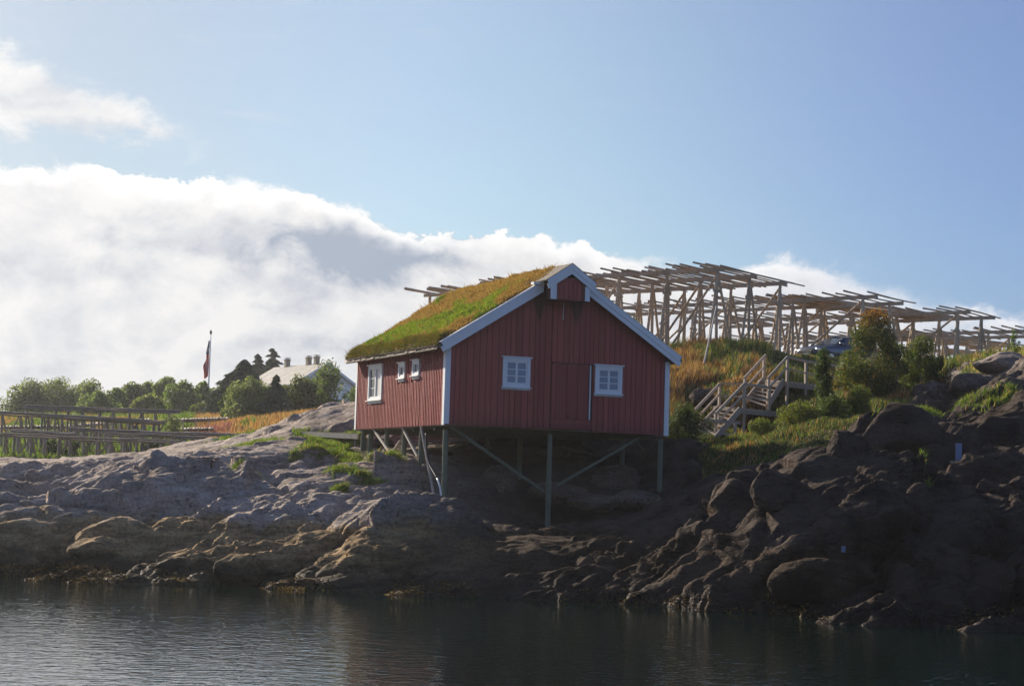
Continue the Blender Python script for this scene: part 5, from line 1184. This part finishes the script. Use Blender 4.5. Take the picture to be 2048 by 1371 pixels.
# ------------------------------------------------------------------ trees and bushes
def crown_points(n, lobes, rng):
    """points spread through a union of ellipsoid lobes, thicker near their skins"""
    P = []; N = []; vol = np.array([a * b * c for (_, _, _, a, b, c) in lobes]) ** (2 / 3); cnt = rng.multinomial(n, vol / vol.sum())
    for (x, y, z, a, b, c), k in zip(lobes, cnt):
        d = rng.normal(size=(k, 3)); d /= np.linalg.norm(d, axis=1, keepdims=True); r = np.where(rng.random(k) < .72, rng.uniform(.80, 1.06, k), rng.uniform(.35, .85, k))
        r = r * (1 + .34 * fbm(d * 2.2 + x * 3.1 + z, 3, 71)); keep = fbm(d * 3.3 + y + z * 2, 3, 91) > -.22
        p = d * r[:, None] * [a, b, c] + [x, y, z]; P.append(p[keep]); N.append(d[keep])
    return np.concatenate(P), np.concatenate(N)
def broadleaf(name, label, cat, base, w_, h, n, leaf, cols, wts, seed, group=None, trunk=.12, lobes_n=18, low=.12, bark=None, aspect=.6, top_tint=None, slim=1.0):
    rng = np.random.default_rng(seed); lobes = []
    for k in range(lobes_n):
        t = (k + .5) / lobes_n; zc = h * (low + (1 - low) * (t * .86)); prof = math.sin(math.pi * min(1, (t * .84 + .16))) ** .6
        rad = w_ / 2 * prof * slim; an = rng.uniform(0, 2 * np.pi); rr = rad * rng.uniform(.20, .88); zc += h * rng.uniform(-.04, .05); s = w_ * rng.uniform(.11, .27) * (1 - .30 * t)
        lobes.append((math.cos(an) * rr, math.sin(an) * rr, zc, s, s, s * rng.uniform(.8, 1.15)))
    P, N = crown_points(n, lobes, rng); P[:, 2] = np.maximum(P[:, 2], .03)
    c = palette(len(P), cols, wts, rng, .25); cl = fbm(P / (w_ * .22), 2, seed)
    c = c * (1 + .30 * cl)[:, None]
    if top_tint is not None:
        f = np.clip((P[:, 2] / h - .72) / .25, 0, 1) * (rng.random(len(P)) < .75) + (rng.random(len(P)) < .04); f = np.clip(f, 0, 1)[:, None]; c = c * (1 - f) + np.array(top_tint) * f
    V, F, C = leaves(P, N, rng.uniform(.7, 1.3, len(P)) * leaf, np.clip(c, 0, 1), rng, aspect)
    R = empty(name, base); tag(R, label, cat, group)
    np_mesh('crown', V, F, M_LEAF, tint=C, parent=R)
    random.seed(seed); m = MB(); 
    m.pole((0, 0, -.3), (0, 0, h * .5), trunk, trunk * .6, n=8, seg=4, bend=trunk * .6)
    for (x, y, z, s, _, _) in lobes[::2]:
        z0 = max(.1, z * .45); m.pole((0, 0, z0 * .8), (x, y, z), trunk * .5, trunk * .15, n=6, seg=3, bend=.05 * h)
    m.build('trunk', bark or M_BARK, R); return R
def conifer(label, base, w_, h, n_lay, seed, group, dens=1.0):
    rng = np.random.default_rng(seed); P = []; D = []; S_ = []
    for k in range(n_lay):
        t = (k + rng.uniform(.2, .8)) / n_lay; z = h * (.04 + .95 * t); rad = w_ / 2 * (1 - t) ** .92 * rng.uniform(.75, 1.15) + .10; nb = int((9 + 6 * (1 - t)) * dens)
        for b in range(nb):
            an = rng.uniform(0, 2 * np.pi); L_ = rad * rng.uniform(.55, 1.22); m_ = max(6, int(L_ / .07)); z = h * (.03 + .95 * (k + rng.random()) / n_lay); s = np.linspace(.1, 1, m_)
            dr = np.array([math.cos(an), math.sin(an), 0]); zz = z + L_ * (.10 * s - .34 * s ** 2 + .14 * s ** 3) 
            q = dr * (s * L_)[:, None]; q[:, 2] = zz; 
            for side in (-1, 0, 1):
                pr = np.array([-dr[1], dr[0], 0]) * side; off = pr * ((1 - s) * .35 + .07)[:, None] * L_ * .45; pp = q + off + rng.normal(0, .03, q.shape); pp[:, 2] -= abs(side) * .05
                P.append(pp); D.append(np.tile(dr * .8 + pr * .6 + [0, 0, -.2], (m_, 1))); S_.append(np.full(m_, .26))
    P = np.concatenate(P); D = np.concatenate(D); Sz = np.concatenate(S_) * rng.uniform(.7, 1.3, len(P)) * max(.7, w_ / 4)
    n = len(P); u = D / np.linalg.norm(D, axis=1, keepdims=True); v = np.cross(u, rng.normal(size=(n, 3)) + [0, 0, .3]); v /= np.linalg.norm(v, axis=1, keepdims=True)
    s = Sz[:, None]; V = np.stack([P - u * s * .4, P + v * s * .26, P + u * s * .8 - [0, 0, .06], P - v * s * .26], 1).reshape(-1, 3); b = np.arange(n) * 4
    C = np.repeat(palette(n, [(0.07, 0.10, 0.055), (0.095, 0.125, 0.06), (0.045, 0.07, 0.045), (.12, .145, .065)], [4, 3, 3, 1], rng), 4, 0)
    R = empty('conifer', base); tag(R, label, 'conifer', group); np_mesh('crown', V, np.stack([b, b + 1, b + 2, b + 3], 1), M_NEEDLE, tint=C, parent=R)
    m = MB(); m.pole((0, 0, -.3), (0, 0, h * .98), .05 * h ** .8 * .6, .02, n=8); m.build('trunk', M_BARK, R); return R
def base_of(px, py, Y):
    p = at(px, py, Y); return (p[0], p[1], gz(p[0], p[1]))
GT = 'broadleaf trees in the row at the left'
LG = [(0.15, 0.19, 0.075), (0.19, 0.235, 0.085), (0.12, 0.15, 0.06), (0.23, 0.26, 0.10)]
for i, (px, ty, by, wpx, Y, pal, lab) in enumerate((
    (55, 778, 842, 80, 180, 0, 'leftmost grey green tree of the far row, its edge against the sky'), (112, 768, 840, 90, 184, 0, 'broad grey green tree second in the far row, higher than its left neighbour'),
    (172, 769, 838, 76, 186, 0, 'tall grey green tree third in the far row'), (190, 790, 836, 56, 172, 1, 'low round bright green tree in front of the far row'),
    (232, 782, 836, 46, 178, 1, 'medium green tree just right of the low round tree'), (262, 773, 836, 56, 186, 0, 'dark green tree in the middle of the far row'),
    (296, 797, 836, 48, 170, 2, 'small yellow green bush in front of the middle of the far row'), (292, 771, 836, 52, 188, 0, 'green tree behind the small yellow green bush'),
    (334, 760, 838, 56, 184, 1, 'tallest light green tree of the far row, left of the flagpole'), (362, 768, 840, 58, 176, 1, 'rounded light green tree next to the tallest one'),
    (398, 769, 838, 48, 184, 1, 'green tree directly behind the flagpole'), (402, 812, 842, 30, 168, 2, 'small bright bush at the foot of the flagpole'),
    (436, 776, 842, 46, 186, 0, 'dark green tree between flagpole and fir trees'))):
    b = base_of(px, by, Y); h = at(px, ty, Y)[2] - b[2]; w_ = wpx * Y / FPX
    cols = [LG, [(0.15, 0.215, 0.055), (0.20, 0.26, 0.07), (0.11, 0.16, 0.045), (0.23, 0.28, 0.09)], [(0.22, 0.23, 0.04), (0.22, 0.27, 0.06), (0.11, 0.16, 0.03), (0.14, 0.2, 0.03)]][pal]
    broadleaf('broadleaf_tree', lab, 'tree', b, w_ * 1.5, h * 1.12, 11000, .25, cols, [3, 3, 2, 1], 100 + i, GT, .13, 24, .04)
b = base_of(350, 868, 116); broadleaf('shrub', 'loose green shrub growing among the low drying racks', 'shrub', b, 2.0, at(350, 828, 116)[2] - b[2], 2600, .13, LG, [3, 3, 2, 1], 140, None, .04, 12, .05)
for px, py, Y, wp, lab, sd in ((100, 905, 104, 60, 'dark low shrub beneath the racks at the left', 141), (145, 912, 102, 34, 'small dark shrub at the foot of the nearest rack posts', 142), (320, 888, 103, 60, 'leafy dark shrub below the right end of the nearest rack', 143)):
    b = base_of(px, py, Y); broadleaf('shrub', lab, 'shrub', b, wp * Y / FPX, 1.0, 1700, .13, [DGREEN, (.06, .08, .03), (.09, .12, .03)], [3, 2, 1], sd, 'low shrubs among the racks', .03, 9, .05)
GHT = 'trees around the white house'
for i, (px, ty, by, wpx, Y, lab, cols) in enumerate((
    (497, 764, 852, 92, 137, 'wide grey green willow left of the small fir', LG), (648, 738, 836, 120, 150, 'large round dark green tree hiding the white house gable', [(0.085, 0.13, 0.03), (0.12, 0.17, 0.04), (0.06, 0.095, 0.028), (0.19, 0.21, 0.05)]),
    (600, 756, 842, 80, 145, 'bushy mid green tree between fir and big round tree', [(0.08, 0.115, 0.028), (0.11, 0.14, 0.035), (0.05, 0.08, 0.02), (0.2, 0.15, 0.05)]),
    (458, 786, 852, 64, 140, 'dark low tree right of the flagpole', [(0.05, 0.075, 0.03), (0.07, 0.1, 0.03), (.09, .12, .04)]),
    (718, 765, 812, 34, 170, 'light green bush squeezed between house and hut corner', [(0.13, 0.17, 0.04), (0.10, 0.14, 0.03)]))):
    b = base_of(px, by, Y); h = at(px, ty, Y)[2] - b[2]
    broadleaf('broadleaf_tree', lab, 'tree', b, wpx * Y / FPX * 1.12, h * 1.06, 13000 if wpx > 70 else 6500, .20, cols, [3, 3, 2, 1][:len(cols)], 200 + i, GHT, .15, 28, .04)
for i, (px, ty, by, wpx, Y, nl, lab) in enumerate(((484, 718, 845, 120, 160, 26, 'broad dark fir with its top left of the other firs'), (512, 706, 838, 78, 205, 24, 'middle dark fir between the broad fir and the highest one'), (541, 694, 838, 84, 212, 26, 'highest dark fir with its crown left of the slate roof'), (549, 748, 846, 60, 136, 20, 'small fir standing alone in front of the white house'), (455, 744, 845, 66, 158, 22, 'low outer dark fir nearest the flagpole'))):
    b = base_of(px, by, Y); h = at(px, ty, Y)[2] - b[2]; conifer(lab, b, wpx * Y / FPX * 1.45, h, int(nl * 1.0), 300 + i, 'dark firs beside the white house', .85)
GB = 'bushes on the right hillside'
RW = [(0.065, 0.09, 0.018), (0.095, 0.125, 0.024), (0.04, 0.06, 0.014), (0.18, 0.16, 0.03)]
YG = [(0.11, 0.14, 0.022), (0.15, 0.18, 0.03), (0.07, 0.095, 0.018), (0.22, 0.18, 0.035)]
for i, (px, ty, by, wpx, Y, n, lf, cols, tt, lab, sl) in enumerate((
    (1742, 610, 800, 118, 73, 15000, .115, RW, (0.30, 0.12, 0.03), 'tallest rowan bush with orange tinged top right of the car', 1.0),
    (1838, 662, 792, 96, 75, 9000, .11, RW, None, 'thinner dark green bush right of the tallest rowan', 1.0),
    (1648, 690, 862, 62, 69, 7500, .10, [(0.045, 0.075, 0.018), (0.07, 0.11, 0.025), (0.03, 0.05, 0.014)], None, 'slender dark bush standing before the stair top', .85),
    (1716, 772, 850, 84, 68.5, 6500, .10, YG, None, 'yellow green bush at the foot of the tallest rowan', 1.0),
    (1600, 805, 868, 84, 66.5, 5500, .10, YG, None, 'low spreading yellow green bush below the stair landing', 1.1),
    (1640, 850, 905, 60, 65, 3200, .10, RW, None, 'small dark green bush at the cliff edge under the slender bush', 1.0),
    (1376, 812, 880, 78, 68.5, 6500, .10, [(0.04, 0.06, 0.018), (0.06, 0.085, 0.022), (0.03, 0.045, 0.014)], None, 'dark shaded bush against the right hut corner', 1.1),
    (1525, 838, 886, 62, 67.5, 3200, .09, [(0.11, 0.15, 0.03), (0.17, 0.19, 0.05), (0.08, 0.11, 0.02)], None, 'low green bush beneath the stair landing', 1.1),
    (1872, 758, 800, 60, 73.5, 3600, .10, [(0.05, 0.075, 0.02), (0.08, 0.1, 0.025), (0.24, .07, .04)], None, 'low dark bush with a few red leaves beside the dark gully', 1.1),
    (1925, 835, 880, 40, 68, 1800, .09, [(0.08, 0.1, 0.025), (0.13, 0.13, 0.03)], None, 'hanging olive green plant over the dark gully', 1.0),
    (1690, 735, 800, 60, 74, 3600, .10, [(0.22, 0.13, 0.03), (0.12, .13, .03), (.20, .2, .04)], None, 'autumn yellow bush in front of the car bonnet', 1.0),
    (1700, 690, 800, 70, 74.5, 5200, .10, RW, None, 'loose green bush filling the gap left of the tallest rowan', 1.0),
    (1792, 676, 806, 84, 73.5, 6500, .11, [(0.045, 0.07, 0.016), (0.07, 0.10, 0.022), (0.03, 0.05, 0.012)], None, 'dark bush filling the gap between the two rowans', 1.1),
    (1875, 708, 806, 66, 74, 4200, .10, [(0.05, 0.075, 0.018), (0.08, 0.105, 0.024), (0.035, 0.055, 0.014)], None, 'dark bush at the right end of the bush row, above the gully', 1.1),
    (1668, 792, 880, 70, 66.5, 4500, .10, [(0.05, 0.08, 0.018), (0.085, 0.12, 0.026)], None, 'dense dark green bush between slender bush and yellow green bush', 1.1),
    (2028, 650, 694, 26, 74, 480, .09, [(0.10, 0.16, 0.03), (0.14, 0.2, 0.05)], None, 'small thin sapling on the right skyline', .9))):
    b = at(px, by, Y); g = gz(b[0], b[1]); bz = g if 'sapling' not in lab else max(g, b[2] - .3)
    h = at(px, ty, Y)[2] - bz
    broadleaf('bush' if 'sapling' not in lab else 'sapling', lab, 'bush' if 'sapling' not in lab else 'sapling', (b[0], b[1], bz), wpx * Y / FPX * 1.12, h, int(n * 1.9), lf * .74, cols, [3, 3, 2, 1][:len(cols)], 400 + i, GB, .035, 24 if n > 4000 else 13, .06, M_PALEBARK, .5, tt, sl)

# ------------------------------------------------------------------ small things on the right
def cabinet():
    t = at(1917, 888, 55.3); b = at(1917, 924, 55.3); r = empty('cabinet', (b[0], b[1], b[2])); tag(r, 'narrow pale blue metal cabinet on the dark slope at the right', 'cabinet'); h = t[2] - b[2]
    m = MB(); m.box(-.085, .085, -.07, .07, .05, h); m.build('cabinet_body', M_BOXB, r, bevel=.012)
    m = MB(); m.box(-.095, .095, -.08, .08, h + .002, h + .03); m.build('cabinet_lid', M_BOXB, r)
    m = MB(); m.box(-.26, .22, -.16, .16, -.4, .048); m.build('plinth', M_PLANK, r)
cabinet()
def container():
    p = at(1687, 1096, 47.0); g = gz(p[0], p[1]); z = p[2] - .1
    r = empty('plastic_can', (p[0], p[1], z)); tag(r, 'small pale blue plastic can wedged in the dark rocks', 'can')
    m = MB(); m.pole((0, 0, 0), (0, 0, .16), .055, .06, n=14); m.build('can_body', M_CAN, r, bevel=.01)
    m = MB(); m.tube(spline([(-.05, 0, .165), (0, 0, .22), (.05, 0, .165)], 5), .007); m.build('handle', M_RUST, r)
container()

# ------------------------------------------------------------------ car
def car():
    c = at(1614, 700, 93.5); d = np.array([-.80, -.60, 0]); zg = 9.95
    yaw = math.atan2(d[1], d[0]); base = np.array([c[0], c[1], 0]) - d * 2.3; R = empty('parked_car', (base[0], base[1], zg), yaw)
    tag(R, 'dark blue estate SUV parked on the hill behind the stairs', 'car')
    # stations along x (front = +x): (x, half width, zbottom, zbelt, ztop, half width top)
    st = [(2.36, .62, .42, .70, .78, .50), (2.28, .86, .32, .78, .93, .70), (1.95, .93, .26, .88, 1.00, .80), (1.25, .94, .24, .95, 1.08, .84), (.95, .95, .24, .97, 1.12, .84), (.25, .95, .24, 1.00, 1.50, .70),
          (-.10, .95, .24, 1.01, 1.63, .66), (-.90, .95, .24, 1.03, 1.67, .66), (-1.60, .94, .26, 1.05, 1.62, .64), (-2.05, .92, .30, 1.06, 1.42, .66), (-2.32, .86, .38, .98, 1.12, .70), (-2.40, .74, .48, .80, .90, .62)]
    V = []; F = []
    for (x, w_, zb, zm, zt, wt) in st:
        V += [(x, -w_ * .85, zb), (x, -w_, zb + .18), (x, -w_, zm - .12), (x, -w_ * .97, zm), (x, -wt, zt - .05), (x, -wt * .8, zt), (x, 0, zt + .02), (x, wt * .8, zt), (x, wt, zt - .05), (x, w_ * .97, zm), (x, w_, zm - .12), (x, w_, zb + .18), (x, w_ * .85, zb)]
    k = 13
    for i in range(len(st) - 1):
        for j in range(k): F.append((i * k + j, i * k + (j + 1) % k, (i + 1) * k + (j + 1) % k, (i + 1) * k + j))
    F.append(tuple(reversed(range(k)))); F.append(tuple((len(st) - 1) * k + j for j in range(k)))
    m = MB(); m.add(V, F); b = m.build('body', M_CAR, R, smooth=True); s = b.modifiers.new('sub', 'SUBSURF'); s.levels = 2; s.render_levels = 2
    def quad(nm, vs, mat, th=.012, par=R):
        me = MB(); me.add(vs, [tuple(range(len(vs)))]); o = me.build(nm, mat, par); q = o.modifiers.new('s', 'SOLIDIFY'); q.thickness = th; q.offset = 0; return o
    quad('windscreen', [(1.00, -.76, 1.12), (1.06, 0, 1.15), (1.00, .76, 1.12), (.16, .62, 1.555), (.18, 0, 1.60), (.16, -.62, 1.555)], M_GLASSD, .03)
    for sy in (-1, 1):
        quad('side_window', [(.72, sy * .895, 1.09), (-.35, sy * .90, 1.10), (-.35, sy * .70, 1.58), (.02, sy * .72, 1.53)], M_GLASSD, .03)
        quad('side_window', [(-.42, sy * .90, 1.10), (-1.35, sy * .90, 1.11), (-1.45, sy * .71, 1.56), (-.42, sy * .70, 1.59)], M_GLASSD, .03)
        h = MB(); h.box(2.08, 2.30, sy * .72 - .13, sy * .72 + .13, .70, .86); h.build('headlight', M_CHROME, R, bevel=.04)
        h = MB(); h.box(.72, .90, sy * 1.04 - .09, sy * 1.04 + .09, 1.08, 1.22); h.build('mirror', M_CAR, R, bevel=.04)
        for x in (1.50, -1.45):
            w_ = MB(); w_.pole((0, sy * .70, 0), (0, sy * .95, 0), .355, n=28); t = w_.build('wheel', M_BLACK, R, loc=(x, 0, .355)); w_ = MB(); w_.pole((0, sy * .952, 0), (0, sy * .965, 0), .25, n=20)
            for q in range(5):
                an = q * 1.2566; w_.beam((0, sy * .968, 0), (.24 * math.cos(an), sy * .968, .24 * math.sin(an)), .05, .03, up=(0, 1, 0))
            w_.build('rim', M_RIM, t)
    g = MB(); g.box(2.30, 2.375, -.42, .42, .42, .76); gr = g.build('grille', M_CARBLK, R, bevel=.02); g = MB()
    for q in range(5): g.box(2.378, 2.392, -.40, .40, .46 + q * .06, .475 + q * .06)
    g.build('grille_bar', M_CHROME, gr)
    g = MB(); g.box(2.394, 2.41, -.26, .26, .50, .61); g.build('number_plate', M_WHITE, R)
    for sy in (-1, 1):
        g = MB(); g.pole((-.1, sy * .62, 1.70), (-1.7, sy * .60, 1.70), .02, n=8); g.build('roof_rail', M_CHROME, R)
car()

# ------------------------------------------------------------------ the air
def haze():
    m = bpy.data.materials.new('haze'); m.use_nodes = True; T = NT(m.node_tree); T.n.clear(); out = T.new('ShaderNodeOutputMaterial')
    v = T.new('ShaderNodeVolumePrincipled'); v.inputs['Color'].default_value = (0.97, 0.97, 1.0, 1); v.inputs['Density'].default_value = 0.00018; v.inputs['Anisotropy'].default_value = 0.55
    T.l.new(v.outputs[0], out.inputs['Volume'])
    b = MB(); b.box(-430, 430, -430, 470, -12, 175); o = b.build('haze', m); tag(o, 'thin sunlit sea haze filling the air', None, None, 'stuff')
haze()
